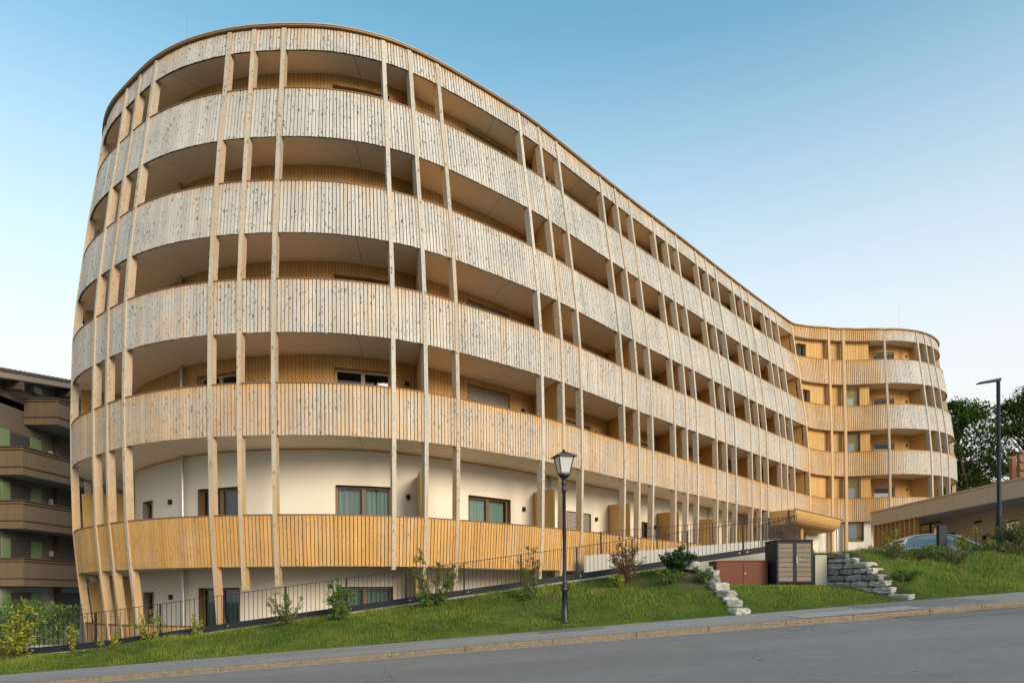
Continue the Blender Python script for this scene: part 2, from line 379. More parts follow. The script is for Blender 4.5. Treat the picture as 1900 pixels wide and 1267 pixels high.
# posts
POST_END = {19.06: .22, 20.06: .33, 23.45: .80}
for s in POSTS:
    if s > 53.5 and s < 61: w2 = .085
    else: w2 = .062
    zb = POST_END.get(s, -2.45 if s < 33 else .5)
    if s > 50: zb = .92 if s < 60 else 4.0
    if 48.9 < s < 56: zb = 3.9
    zs = sorted([z for z in (-2.45, -1.2, .0, .9, 2.35, 4.63, 6.1, 7.57, 9.1, 10.5, 12.1, 13.52, 15.1, 16.39) if z > zb + .05] + [zb, 17.10])
    (tx, ty), _ = tang(s); rows = []; mb = MB(); u0 = s * 3.7; wr = U(-.15, .1)
    cc = CONC(s)
    for z in zs:
        shel = .85 if z > 4.3 else .5
        wv = shel * (1 - .7 * cc) + wr
        i0 = ins(z) - .045; i1 = ins(z) + .20
        f = off(s, i0); r = off(s, i1)
        rows.append([mb.vert((f[0] - tx*w2, f[1] - ty*w2, z), wv), mb.vert((f[0] + tx*w2, f[1] + ty*w2, z), wv),
                     mb.vert((f[0] + tx*w2, f[1] + ty*w2, z), wv - .3), mb.vert((r[0] + tx*w2, r[1] + ty*w2, z), wv - .3),
                     mb.vert((r[0] - tx*w2, r[1] - ty*w2, z), wv - .3), mb.vert((f[0] - tx*w2, f[1] - ty*w2, z), wv - .3)])
    for a, c, z0, z1 in zip(rows, rows[1:], zs, zs[1:]):
        mb.face((a[0], a[1], c[1], c[0]), [(u0, z0), (u0 + .12, z0), (u0 + .12, z1), (u0, z1)])
        mb.face((a[2], a[3], c[3], c[2]), [(u0 + .2, z0), (u0 + .6, z0), (u0 + .6, z1), (u0 + .2, z1)])
        mb.face((a[3], a[4], c[4], c[3]), [(u0 + .7, z0), (u0 + .8, z0), (u0 + .8, z1), (u0 + .7, z1)])
        mb.face((a[4], a[5], c[5], c[4]), [(u0 + .9, z0), (u0 + 1.3, z0), (u0 + 1.3, z1), (u0 + .9, z1)])
    a = rows[0]; mb.face((a[5], a[4], a[3], a[2])); a = rows[-1]; mb.face((a[2], a[3], a[4], a[5]))
    mb.build('post', M['post'], H)

# windows on the inner wall: (level, s0, s1, z0, z1, look)
WIN = []
FL = [-1.92, 1.28, 4.97, 7.90, 10.83, 13.85]
W1, W2, W3 = (21.56, 24.02), (27.42, 29.5), (15.62, 17.68)
for k in range(6):
    h = 2.25 if k < 2 else 2.13
    f = FL[k]
    WIN.append((k, W1[0], W1[1], f + .08, f + h + (.12 if k > 1 else 0), 'curtain' if k < 2 else 'tint'))
    if k: WIN.append((k, W2[0], W2[1], f + .08, f + h + (.30 if k > 1 else 0), 'curtain' if k < 2 else 'blind'))
    WIN.append((k, W3[0], W3[1], f + .08, f + h + (.08 if k > 1 else 0), 'curtain' if k < 2 else 'tint'))
    if k < 2: WIN.append((k, 11.35, 12.3, f + .05, f + 2.15, 'door'))
    if k:
        WIN.append((k, 33.05, 34.7, f + .08, f + 2.15, 'blind' if k == 1 else 'tint'))
        for i, s in enumerate((38.75, 42.0, 46.1, 50.3)):
            if k > 1 or s < 40: WIN.append((k, s, s + (1.35 if k > 1 else .95), f + .08, f + 2.15, 'door' if k == 1 else 'tint'))
    if k > 1:
        WIN.append((k, 60.4, 62.95, f + .08, f + 2.12, 'white'))
        WIN.append((k, 65.8, 67.0, f + .08, f + 2.1, 'tint'))
    if k > 1:
        if k < 5: WIN.append((k, 58.72, 59.45, f + .75, f + 2.55, 'stair'))
        if k > 3: WIN.append((k, 55.65, 56.25, f + .3, f + 2.2, 'tint'))
WIN.append((1, 58.72, 59.6, 3.4, 4.9, 'stair'))
WOPEN = [w[1:5] for w in WIN]
# inner wall: plaster below, boards above, cells left open at the windows
sb = set(np.round(np.arange(1.0, S1, .3), 3)) | {55.3, 60.0}
for w in WIN: sb |= {w[1], w[2]}
sb = sorted(sb); sb = [x for i, x in enumerate(sb) if i == 0 or x - sb[i-1] > 1e-4]
for name, z0, z1, mat in (('plaster_wall', -2.6, 4.63, M['plaster']), ('timber_wall', 4.63, 17.0, M['wallwood'])):
    zb = {z0, z1}
    for w in WIN:
        for z in (w[3], w[4]):
            if z0 < z < z1: zb.add(round(z, 4))
    for z in list(BOT[1:]):
        if z0 < z < z1: zb.add(z)
    zb = sorted(zb); mb = MB()
    for p, q in zip(sb, sb[1:]):
        sm = (p + q) / 2; wi = wall_in(sm)
        for a, c in zip(zb, zb[1:]):
            zm = (a + c) / 2
            if any(w[0] < sm < w[1] and w[2] < zm < w[3] for w in WOPEN): continue
            # in the sheltered stretch the wall follows the lean of the facade
            ia = wi if wi > 1 else wi + ins(a); ic = wi if wi > 1 else wi + ins(c)
            mb.poly([off(p, ia, a), off(q, ia, a), off(q, ic, c), off(p, ic, c)], [(p, a), (q, a), (q, c), (p, c)])
    for s in (55.3, 60.0):
        mb.poly([off(s, .35 + ins(z0), z0), off(s, 2.0, z0), off(s, 2.0, z1), off(s, .35 + ins(z1), z1)], [(.0, z0), (1.7, z0), (1.7, z1), (0, z1)])
    mb.build(name, mat, H)

def lerp(a, b, t): return tuple(x + (y - x) * t for x, y in zip(a, b))
M['yellowroom'] = plain('yellow_painted_stair', (.80, .50, .03), .8)
def window(w):
    k, s0, s1, z0, z1, look = w
    wi = wall_in((s0 + s1) / 2)
    i0 = wi if wi > 1 else wi + ins((z0 + z1) / 2)
    a, c = Vector(off(s0, i0, 0)), Vector(off(s1, i0, 0))
    L = (c - a).length; tx = (c - a) / L; n = Vector((-tx.y, tx.x, 0))     # n points into the house
    P = lambda u, d, z: tuple(a + tx * u + n * d + Vector((0, 0, z)))
    def bx(mb, u0, u1, d0, d1, za, zb): mb.hexa([P(u0, d0, za), P(u1, d0, za), P(u1, d1, za), P(u0, d1, za)], [P(u0, d0, zb), P(u1, d0, zb), P(u1, d1, zb), P(u0, d1, zb)])
    pale = k >= 2
    mb = MB(); D = .13 if look not in ('stair', 'white') else .05; fw = .075
    # reveal
    rv = MB()
    for u, d in ((0, 1), (L, -1)): rv.poly([P(u, -.05, z0), P(u, D + .3, z0), P(u, D + .3, z1), P(u, -.05, z1)][::d])
    rv.poly([P(0, -.05, z1), P(0, D + .3, z1), P(L, D + .3, z1), P(L, -.05, z1)]); rv.poly([P(0, -.05, z0), P(L, -.05, z0), P(L, D + .3, z0), P(0, D + .3, z0)])
    bx(mb, 0.003, fw, D, D + .07, z0 + .003, z1 - .003); bx(mb, L - fw, L - .003, D, D + .07, z0 + .003, z1 - .003)
    bx(mb, fw, L - fw, D, D + .07, z1 - fw, z1 - .003); bx(mb, fw, L - fw, D, D + .07, z0 + .003, z0 + fw)
    if L > 1.5 and look != 'door':
        bx(mb, L/2 - .06, L/2 + .06, D, D + .07, z0 + fw, z1 - fw)
        for x in (L/2 - .06,): bx(mb, x - .0, x + .12, D - .012, D - .001, z0 + fw + .1, z1 - fw - .02)
    if look == 'door': bx(mb, L*.42, L*.42 + .05, D, D + .07, z0 + fw, z1 - fw)
    fr = mb.build('window', M['frame_pale'] if (pale and look in ('tint', 'white', 'stair') and k < 3) or look == 'white' else M['frame'], H)
    rv.build('reveal', M['wallwood'] if pale else (M['frame'] if look in ('curtain',) else M['slabedge']), fr)
    gl = MB(); gl.poly([P(fw, D + .035, z0 + fw), P(L - fw, D + .035, z0 + fw), P(L - fw, D + .035, z1 - fw), P(fw, D + .035, z1 - fw)]); gl.build('pane', M['glass'], fr)
    # dim room behind
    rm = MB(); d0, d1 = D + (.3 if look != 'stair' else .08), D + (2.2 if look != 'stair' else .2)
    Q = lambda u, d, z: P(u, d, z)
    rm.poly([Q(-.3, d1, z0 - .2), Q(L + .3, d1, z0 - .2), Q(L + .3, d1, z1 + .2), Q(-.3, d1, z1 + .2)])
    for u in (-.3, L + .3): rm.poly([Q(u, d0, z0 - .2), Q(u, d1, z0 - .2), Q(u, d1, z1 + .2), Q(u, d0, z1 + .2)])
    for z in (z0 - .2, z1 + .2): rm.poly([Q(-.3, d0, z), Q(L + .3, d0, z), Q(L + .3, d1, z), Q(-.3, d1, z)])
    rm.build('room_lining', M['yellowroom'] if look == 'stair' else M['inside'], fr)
    def cloth(u0, u1, za, zb, mat, amp=.035, name='curtain'):
        m2 = MB(); N = int((u1 - u0) / .02) + 2; pr = None; ph = U(0, 6)
        for i in range(N):
            u = u0 + (u1 - u0) * i / (N - 1); d = D + .17 + amp * math.sin(u * 42 + ph + 1.2 * math.sin(u * 9)) + amp * .4 * math.sin(u * 95)
            cur = (m2.vert(P(u, d, za)), m2.vert(P(u, d, zb)), u)
            if pr: m2.face((pr[0], cur[0], cur[1], pr[1]), [(pr[2], za), (cur[2], za), (cur[2], zb), (pr[2], zb)])
            pr = cur
        m2.build(name, mat, fr, smooth=True)
    if look == 'curtain':
        cloth(.05, L * U(.42, .5), z0 + .03, z1 - .05, M['curtain']); cloth(L * U(.5, .55), L - .05, z0 + .03, z1 - .05, M['curtain'])
    if look == 'tint' and R() < .8:
        cloth(.05, L * .22, z0 + .03, z1 - .05, M['curtain']); cloth(L * .8, L - .05, z0 + .03, z1 - .05, M['curtain'])
    if look == 'white':
        m2 = MB(); m2.poly([P(.05, D + .045, z0 + .08), P(L * .82, D + .045, z0 + .08), P(L * .82, D + .045, z1 - .42), P(.05, D + .045, z1 - .42)]); m2.build('privacy_curtain', M['netcurtain'], fr)
    if look == 'white' and k == 2: pass
    if look == 'stair': 
        m2 = MB(); bx(m2, .08, L * .6, D + .075, D + .10, z0 + .08, z0 + 1.15); m2.build('stair_balustrade', M['netcurtain'], fr)
    if look == 'blind':
        m2 = MB(); z = z1 - .02
        low = z0 + (.1 if k != 3 else .2)
        while z > low:
            A = [P(.02, .03, z - .012), P(L - .02, .03, z - .012), P(L - .02, .10, z + .0), P(.02, .10, z + .0)]
            m2.poly(A); m2.poly([P(.02, .03, z - .012), P(L - .02, .03, z - .012), P(L - .02, .034, z - .05), P(.02, .034, z - .05)][::-1]); z -= .055
        m2.build('blind', M['blind'], fr)
for w in WIN: window(w)

# screen walls between the balconies, hung on the middle post of each group of three
MID = [5.5, 13.67, 24.45, 30.24, 35.34, 39.44, 43.54, 47.74, 51.54, 54.98, 65.06]
for k in range(0, 6):
    for s in MID:
        if s == 13.67: s = 9.0
        if k == 0 and s > 31 : continue
        if k == 1 and s > 50: continue
        z0 = FL[k] + .02; z1 = BOT[k + 1] + .045 if k >= 2 else FL[k] + 2.55
        i0 = (ins((z0 + z1) / 2) + .42); i1 = 1.985
        if s == 54.98: i1 = 2.3; i0 += .0
        (tx, ty), _ = tang(s); h = .03
        # upper rooms: screen follows the leaning posts
        def q(i, z, sg): p = off(s, i); return (p[0] + tx*h*sg, p[1] + ty*h*sg, z)
        ia, ib = ins(z0) + .28, ins(z1) + .28
        if k < 2: ia = ib = ia + .02
        if s == 9.0: ia, ib = ins(z0) + .27, ins(z1) + .27
        mb = MB()
        b = [q(ia, z0, -1), q(ia, z0, 1), q(i1, z0, 1), q(i1, z0, -1)]; dsn = .75 if 20 < s < 52 else 0
        (tx2, ty2), _ = tang(s + dsn)
        qi = lambda z, sg: (off(s + dsn, i1)[0] + tx2*h*sg, off(s + dsn, i1)[1] + ty2*h*sg, z)
        b[2], b[3] = qi(z0, 1), qi(z0, -1); zt_ = z1 + (.12 if k < 2 else 0)
        t = [q(ib, z1, -1), q(ib, z1, 1), qi(zt_, 1), qi(zt_, -1)]
        mb.hexa(b, t); mb.build('balcony_screen', M['panel'], H)

# wall lamps, drainpipes
for k in range(6):
    for s in (13.66, 24.74, 30.3, 35.1, 39.9, 44.2, 64.4):
        if k == 0 and s > 14: continue
        if s > 64 and k < 2: continue
        z = FL[k] + 1.97; p = off(s, 2.0); (tx, ty), (nx, ny) = tang(s)
        mb = MB()
        if k < 2:
            A = lambda u, d, zz: (p[0] + tx*u + nx*d, p[1] + ty*u + ny*d, zz)
            mb.hexa([A(-.05, .1, z - .08), A(.05, .1, z - .08), A(.05, .0, z - .08), A(-.05, .0, z - .08)], [A(-.05, .1, z + .08), A(.05, .1, z + .08), A(.05, 0, z + .08), A(-.05, 0, z + .08)])
        else:
            mb.tube([(p[0] + nx*d, p[1] + ny*d, z) for d in (0, .03, .08)], [.075, .075, .055], 12)
        mb.build('wall_lamp', M['anth'], H)
for s in (14.8, 31.9, 36.9, 45.5):
    p = off(s, 1.86); mb = MB(); mb.tube([(p[0], p[1], -2.4 if s < 20 else 1.3), (p[0], p[1], 16.3)], .055, 10)
    for k in range(1, 6): mb.tube([(p[0], p[1], BOT[k] - .12), (p[0], p[1], BOT[k] - .02)], .085, 10)
    mb.build('drainpipe', M['steel'], H)

# roof with overhanging edge, back wall
mb = MB(); st = .3; ss = np.arange(S0, S1, st)
for p, q in zip(ss, ss[1:]):
    i0 = ins(17.15) - .09; i1 = i0 + 1.0; z0, z1 = 17.14, 17.185
    A = [off(p, i0, z0), off(q, i0, z0), off(q, i1, z0), off(p, i1, z0)]; B = [off(p, i0, z1), off(q, i0, z1), off(q, i1, z1), off(p, i1, z1)]
    mb.poly(A[::-1]); mb.poly(B); mb.poly([A[0], A[1], B[1], B[0]]); mb.poly([A[2], A[3], B[3], B[2]])
edge = mb.build('roof_edge', M['capmetal'], H)
mb = MB()
for p, q in zip(ss, ss[1:]):
    i0 = ins(17.15) - .105; i1 = i0 + .5; z0, z1 = 17.188, 17.215
    A = [off(p, i0, z0), off(q, i0, z0), off(q, i1, z0), off(p, i1, z0)]; B = [off(p, i0, z1), off(q, i0, z1), off(q, i1, z1), off(p, i1, z1)]
    mb.poly(A[::-1]); mb.poly(B); mb.poly([A[0], A[1], B[1], B[0]]); mb.poly([A[2], A[3], B[3], B[2]])
mb.build('capping', M['captop'], edge)
back = [(29, 55), (24, 57.5), (18, 58), (10, 52), (0, 42), (-8, 36.5), (-13, 34.8)]
mb = MB(); front = [off(s, 1.2) for s in np.arange(S0, S1, .6)]
mb.poly([(x, y, 17.16) for x, y in front + back]); mb.build('roof', M['captop'], H)
mb = MB(); bk = [off(S1 - .1, 2.0)] + back + [off(S0 + .1, 2.0)]
for p, q in zip(bk, bk[1:]): mb.poly([(p[0], p[1], -4), (q[0], q[1], -4), (q[0], q[1], 17.1), (p[0], p[1], 17.1)])
mb.build('rear_wall', M['plaster'], H)
for (x, y, h) in ((-10.3, 21.9, 2.2), (26.5, 46.5, 2.6)):
    mb = MB(); mb.tube([(x, y, 17.1), (x, y, 17.2 + h * .6), (x, y, 17.2 + h)], [.005, .004, .003], 6); mb.build('lightning_rod', M['slabedge'], H)

# rounded timber canopy over the entrance in the inner curve
mb = MB(); A0 = Vector((15.5, 37.2, 0)); A1 = Vector((20.9, 43.0, 0)); d = (A1 - A0).normalized(); n = Vector((-d.y, d.x, 0))
prof = [(0.0, 4.62), (0.0, 4.44), (.03, 4.30), (.10, 4.15), (.22, 4.01), (.4, 3.91), (.65, 3.85), (1.0, 3.83), (2.4, 3.83), (2.4, 4.62)]
N = 24; rings = []
for i in range(N + 1):
    t = i / N; c = A0 + (A1 - A0) * t; e = min(t, 1 - t) * (A1 - A0).length
    rr = .55 * math.sqrt(max(0, 1 - (1 - min(1, e / .55)) ** 2)) if t > .5 else .55
    rings.append([mb.vert(tuple(c + n * (x + (.55 - rr) * (1 if x < 1.5 else 0)) + Vector((0, 0, z if x > 1.5 else 4.62 - (4.62 - z) * (.35 + .65 * rr / .55))))) for x, z in prof])
for i, (a, b) in enumerate(zip(rings, rings[1:])):
    L0 = i * .32
    acc = 0
    for j in range(len(prof) - 1):
        x0, z0 = prof[j]; x1, z1 = prof[j+1]; l = math.hypot(x1 - x0, z1 - z0)
        mb.face((a[j], b[j], b[j+1], a[j+1]), [(acc, L0), (acc, L0 + .32), (acc + l, L0 + .32), (acc + l, L0)]); acc += l
    mb.face((a[-1], b[-1], b[0], a[0]))
mb.face(rings[0][::-1]); mb.face(rings[-1])
cn = mb.build('entrance_canopy', M['canopywood'], H)
mb = MB(); p = A0 - d * .02 - n * .02; q = A1 - n * .02; mb.hexa([p + Vector((0,0,4.60)), q + Vector((0,0,4.60)), q + n*.1 + Vector((0,0,4.60)), p + n*.1 + Vector((0,0,4.60))], [p + Vector((0,0,4.66)), q + Vector((0,0,4.66)), q + n*.1 + Vector((0,0,4.66)), p + n*.1 + Vector((0,0,4.66))])
mb.build('canopy_edge', M['rail'], cn)
mb = MB(); mb.tube([(20.55, 43.1, .5), (20.55, 43.1, 4.0)], .06, 10); mb.build('drainpipe', M['steel'], H)
# timber columns and glazed entrance under the canopy
mb = MB(); mb.box(16.9, 17.05, 39.9, 40.05, 1.0, 3.85); mb.build('canopy_column', M['fin'], H)

# ------------------------------------------------------------------ ground, road, pavement
def zroad(x, y): return -.893 + .0742 * x + .03 * (y - 13) - .10
def zwalk(x, y): return -.893 + .0742 * x + .038 * (y - 13)
def grid(fn, xs, ys, a=None, mat=None, name=None):
    mb = MB(); ids = [[mb.vert((x, y, fn(x, y)), a(x, y) if a else 0) for x in xs] for y in ys]
    for i in range(len(ys) - 1):
        for j in range(len(xs) - 1): mb.face((ids[i][j], ids[i][j+1], ids[i+1][j+1], ids[i+1][j]))
    return mb.build(name, mat, None, smooth=True)
g = G('meadow_ground'); n = g.noise(g.pos(), .05, 5); M['meadow'] = g.fin(g.mix(n, (.05, .09, .02), (.08, .11, .03)), .95, .1)
xs = [-1500, -400, -150, -80] + list(range(-60, 61, 10)) + [80, 150, 400, 1500]
cl = lambda x: max(-80, min(80, x))
struct(grid(lambda x, y: -3.6 + .0742 * cl(x), xs, [-1500, -300, -80, -30, 0, 13, 30, 60, 90, 200, 500, 1500], None, M['meadow'], 'ground'), 'wide sloping meadow ground below the hotel', 'ground')
struct(grid(zroad, np.linspace(-60, 60, 61), np.linspace(-8, 13.02, 40), None, M['road'], 'road'), 'grey asphalt road climbing to the right in front of the hotel', 'road')
struct(grid(lambda x, y: zroad(x, y) + .004, np.linspace(7.2, 10.9, 12), [12.0, 12.35, 12.7, 13.0], None, M['patch'], 'road_patch'), 'darker asphalt repair beside the kerb on the right', 'road')
struct(grid(lambda x, y: zroad(x, y) + .004, np.linspace(.45, 14, 30), [11.1, 11.12, 11.14], None, M['patch'], 'road_seam'), 'thin dark seam along the road', 'road') if False else None
struct(grid(lambda x, y: zroad(x, y) + .004, np.linspace(-40, 40, 81), [12.86, 12.93, 13.0], None, M['walkpale'], 'gutter_strip'), 'pale gutter strip along the foot of the kerb', 'road')
struct(grid(zwalk, np.linspace(-60, 60, 121), [13.10, 13.6, 14.2, 15.06], None, M['walk'], 'pavement'), 'grey asphalt pavement between kerb and lawn', 'pavement')
struct(grid(lambda x, y: zwalk(x, y) + .004, np.linspace(.55, 1.95, 8), [14.35, 14.7, 15.04], None, M['walkdark'], 'pavement_patch'), 'dark square repair in the pavement beside the lantern', 'pavement')
struct(grid(lambda x, y: zwalk(x, y) + .004, np.linspace(7.3, 9.6, 8), [13.4, 14.2, 15.04], None, M['walkdark'], 'pavement_patch'), 'dark repair in the pavement below the stone wall', 'pavement')
struct(grid(lambda x, y: zwalk(x, y) + .008, np.linspace(5.6, 8.0, 8), [13.15, 13.5, 13.95], None, M['walkpale'], 'pavement_patch'), 'pale worn patch of pavement along the kerb', 'pavement')
mb = MB(); x = -40.0
while x < 40:
    l = U(.9, 1.9); jz = U(-.006, .006); jy = U(-.008, .008); e = .006
    x0, x1 = x + e, x + l - e
    zt = lambda x: zwalk(x, 13.0) + jz + .004
    y0, y1 = 12.98 + jy, 13.12
    pr = [(y0, -.16), (y0 - .008, -.03), (y0 + .012, .0), (y1, .004)]
    A = [mb.vert((x0, y, zt(x0) + z)) for y, z in pr]; B = [mb.vert((x1, y, zt(x1) + z)) for y, z in pr]
    for j in range(3): mb.face((A[j], B[j], B[j+1], A[j+1]))
    for r in (A, B[::-1]): mb.face((r[3], r[2], r[1], r[0]))
    x += l
struct(mb.build('kerb', M['kerb'], None), 'row of sandy granite kerb stones along the road', 'kerb')

# lawn levels
def fy(x): return 18.75 + .13 * x if x < 2 else 19.01
def fz(x): return .2 + .137 * x if x > -10.5 else -1.24 + .09 * (x + 10.5)
def wob(x, y): return .035 * math.sin(x * 1.7 + y) + .025 * math.sin(x * 3.9 - y * 2.3) + .02 * math.sin(y * 4.1 + x * .6)
def stx(y): return 5.12 + (y - 15) * -.03          # line of the left stone steps
def zl(x, y):                                       # lawn left of the notch
    t = min(1, max(0, (y - 15) / (fy(x) - 15))); a = zwalk(x, 15); b = fz(x) - .05
    m_ = math.exp(-(((x - 4.55) / .75) ** 2 + ((y - 17.5) / .8) ** 2)) * .16
    return a + (b - a) * t + .10 * math.sin(PI * t) + wob(x, y) * math.sin(PI * min(1, t * 1.0)) + m_
def stone_x(y): return 8.78 - (y - 15.2) * .40      # line of the right stone wall
def zn(x, y):                                       # notch in front of the cabinets
    a = zwalk(x, 15); t = min(1, max(0, (y - 15) / 2.0)); t = t * t * (3 - 2 * t); return a + (.20 - a) * t + .3 * wob(x, y) * min(1, t * 2)
def zr(x, y):                                       # bank and plateau on the right
    a = zwalk(x, 15); top = 1.03 + .03 * max(0, x - 12); s = (y - 15) / (1.75 + 1.9 * min(1, max(0, (x - 8.3) / 3.2)))
    if s < 1: t = max(0, s); z = a + (top - a) * (t * .55 + .45 * t * t * (3 - 2 * t)) + wob(x, y) * t
    elif y < 22.5: z = top + wob(x, y) * .6
    else: z = top + (.75 - top) * min(1, (y - 22.5) / 3)
    return z
lawns = []
def lawn(fn, x0f, x1f, y0, y1f, nx, ny, soil, label, name='lawn'):
    mb = MB(); ids = []; cells = []
    for i in range(ny + 1):
        row = []
        for j in range(nx + 1):
            t = i / ny; q = j / nx
            yy = y0 + t * 3; x = None
            # iterate for the slanted borders
            y = y0 + (y1f(x0f(y0) * (1 - q) + x1f(y0) * q) - y0) * t
            x = x0f(y) * (1 - q) + x1f(y) * q
            y = y0 + (y1f(x) - y0) * t
            row.append(mb.vert((x, y, fn(x, y)), soil(x, y)))
        ids.append(row)
    for i in range(ny):
        for j in range(nx): mb.face((ids[i][j], ids[i][j+1], ids[i+1][j+1], ids[i+1][j]))
    if fn is zr:                                    # earth face behind the stone wall
        low = [mb.vert((mb.v[r[0]][0] - .12, mb.v[r[0]][1], -.7), 1.0) for r in ids]
        for i in range(ny): mb.face((low[i], ids[i][0], ids[i+1][0], low[i+1]))
    o = mb.build(name, M['lawn'], None, smooth=True); struct(o, label, 'lawn')
    lawns.append((mb, fn))
soilL = lambda x, y: max(0, min(1, 1.5 * math.exp(-(((x - 4.7) / .55) ** 2 + ((y - 17.45) / .75) ** 2)) + .9 * math.exp(-(((x - 1.0) / .5) ** 2 + ((y - 17.3) / .35) ** 2)) + .9 * math.exp(-(((x - 3.35) / .3) ** 2 + ((y - 17.9) / .3) ** 2))))
soilR = lambda x, y: max(0, min(1, .75 * math.exp(-(((x - stone_x(y) - .25) / .28) ** 2)) * (.8 if 15.5 < y < 18 else 0)))
lawn(zl, lambda y: -16, stx, 15.0, lambda x: fy(x) - .02, 150, 26, soilL, 'sloping lawn between pavement and black railing')
lawn(zn, stx, lambda y: stone_x(y) + .32, 15.0, lambda x: 18.98, 30, 26, lambda x, y: 0, 'short mown lawn in the recess before the cabinets')
lawn(zr, lambda y: stone_x(y) + .25, lambda y: 45, 15.0, lambda x: 26.0, 130, 50, soilR, 'grassy bank and plateau on the right beside the stone wall')

# grass blades, as one uncountable mass
mb = MB()
def blade(x, y, z, h, tone):
    a = U(0, 2 * PI); w = U(.006, .012); lx, ly = U(-.5, .5) * h, U(-.5, .5) * h
    c, s_ = math.cos(a) * w, math.sin(a) * w
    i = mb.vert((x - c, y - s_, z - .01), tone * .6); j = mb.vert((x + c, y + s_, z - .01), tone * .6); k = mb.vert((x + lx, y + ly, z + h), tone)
    mb.face((i, j, k), [(0, 0), (1, 0), (0, 1)])
def pnoise(x, y): return .5 + .25 * math.sin(x * 1.3 + 1.7 * math.sin(y * 1.1)) + .25 * math.sin(y * 2.1 + x * .7 + 2 * math.sin(x * .5))
cnt = 0
while cnt < 105000:
    q = R()
    if q < .58: x = U(-13.8, 5.0); y = 15.02 + (fy(x) - 15.04) * R(); fn = zl; so = soilL(x, y)
    elif q < .70: y = U(15.02, 18.6); x = U(stx(y) + .05, stone_x(y)); fn = zn; so = 0
    else:
        y = 15.02 + 5.5 * R() ** 1.3; x = U(stone_x(y) + .27, 17.5 + (y - 15) * .8); fn = zr; so = soilR(x, y)
    if R() < so * .95: continue
    p = pnoise(x, y); h = U(.03, .075) * (.7 + .8 * p)
    if fn is zn: h *= .7
    if fn is zr and y > 16.6: h *= 1.5
    if y < 15.25: h *= U(.4, .8)
    if fn is zl and y > 17.2 + .1 * x: h *= 1.2
    if math.sin(x * 2.3 + 1.9 * math.sin(y * 2.7)) * math.sin(y * 3.1 + x * .9) > .72: tone = 1; h *= .55; continue_ = R() < .35
    else: continue_ = False
    if continue_: continue
    p2 = .5 + .5 * math.sin(x * 4.7 + 2.1 * math.sin(y * 3.3 + x)) * math.sin(y * 5.9 + 1.3 * math.sin(x * 2.2)); tone = min(1, max(0, p * .55 + p2 * .35 - .05 + U(-.25, .3))); h *= .75 + .5 * p2
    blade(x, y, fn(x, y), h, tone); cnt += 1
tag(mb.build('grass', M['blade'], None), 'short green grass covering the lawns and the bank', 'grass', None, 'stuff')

# lower courtyard, terrace and parking
struct(grid(lambda x, y: -2.5, np.linspace(-45, 8, 10), np.linspace(16.6, 60, 8), None, M['walkpale'], 'courtyard'), 'sunken courtyard floor at the foot of the hotel', 'courtyard')
struct(grid(lambda x, y: .84, np.linspace(8.2, 60, 8), np.linspace(19.5, 70, 8), None, M['walk'], 'parking_area'), 'level parking area before the low taupe building', 'parking')

# ------------------------------------------------------------------ railings
def railing(xs0, xs1, yf, zf, label, post_step=1.55, h=.74, plate=.165, group=None, bar_step=.112, ret=None):
    T = thing('railing', label, 'railing', (xs0, yf(xs0), zf(xs0)), group)
    n = int((xs1 - xs0) / .5); X = np.linspace(xs0, xs1, n + 1)
    mb = MB()
    for a, b in zip(X, X[1:]):
        if plate: mb.hexa([(a, yf(a), zf(a)), (b, yf(b), zf(b)), (b, yf(b) + .012, zf(b)), (a, yf(a) + .012, zf(a))], [(a, yf(a), zf(a) + plate), (b, yf(b), zf(b) + plate), (b, yf(b) + .012, zf(b) + plate), (a, yf(a) + .012, zf(a) + plate)])
    if plate: mb.build('base_plate', M['anth'], T)
    mb = MB()
    for a, b in zip(X, X[1:]): mb.bar((a, yf(a) + .03, zf(a) + plate + h), (b, yf(b) + .03, zf(b) + plate + h), .03, .014)
    mb.build('top_rail', M['anth'], T)
    mb = MB(); x = xs0 + .05
    while x < xs1: z = zf(x) + plate; mb.bar((x, yf(x) + .03, z - .12), (x, yf(x) + .03, z + h), .011); x += bar_step
    mb.build('infill_bars', M['anth'], T)
    x = xs0 + .3; rv = MB()
    while x < xs1 + .01:
        z = zf(x); mb = MB(); mb.box(x - .022, x + .022, yf(x) - .016, yf(x) - .003, z + .01, z + plate + h); mb.build('post', M['anth'], T)
        if plate:
            for dx in (-.11, .11): rv.tube([(x + dx, yf(x) - .012, z + .085 + dx * .137), (x + dx, yf(x) - .001, z + .085 + dx * .137)], .02, 8)
        x += post_step
    if plate: rv.build('bolt_heads', M['steel'], T)
    if ret:
        mb = MB(); x0 = xs1; mb.bar((x0, yf(x0) + .03, zf(x0) + plate + h), (x0, yf(x0) + ret, zf(x0) + plate + h), .03, .014)
        y = yf(x0) + .1
        while y < yf(x0) + ret: mb.bar((x0, y, zf(x0)), (x0, y, zf(x0) + plate + h), .011); y += .112
        mb.build('return_rail', M['anth'], T)
    return T
railing(-14.0, 7.98, fy, fz, 'long black bar railing climbing along the lawn edge with a dark base plate', ret=3.0)
railing(2.9, 9.2, lambda x: 24.45, lambda x: 1.24 + .078 * x + .0, 'rear bar railing on the white ramp wall behind the long lawn railing', post_step=2.0, h=.78, plate=.0)
mb = MB()
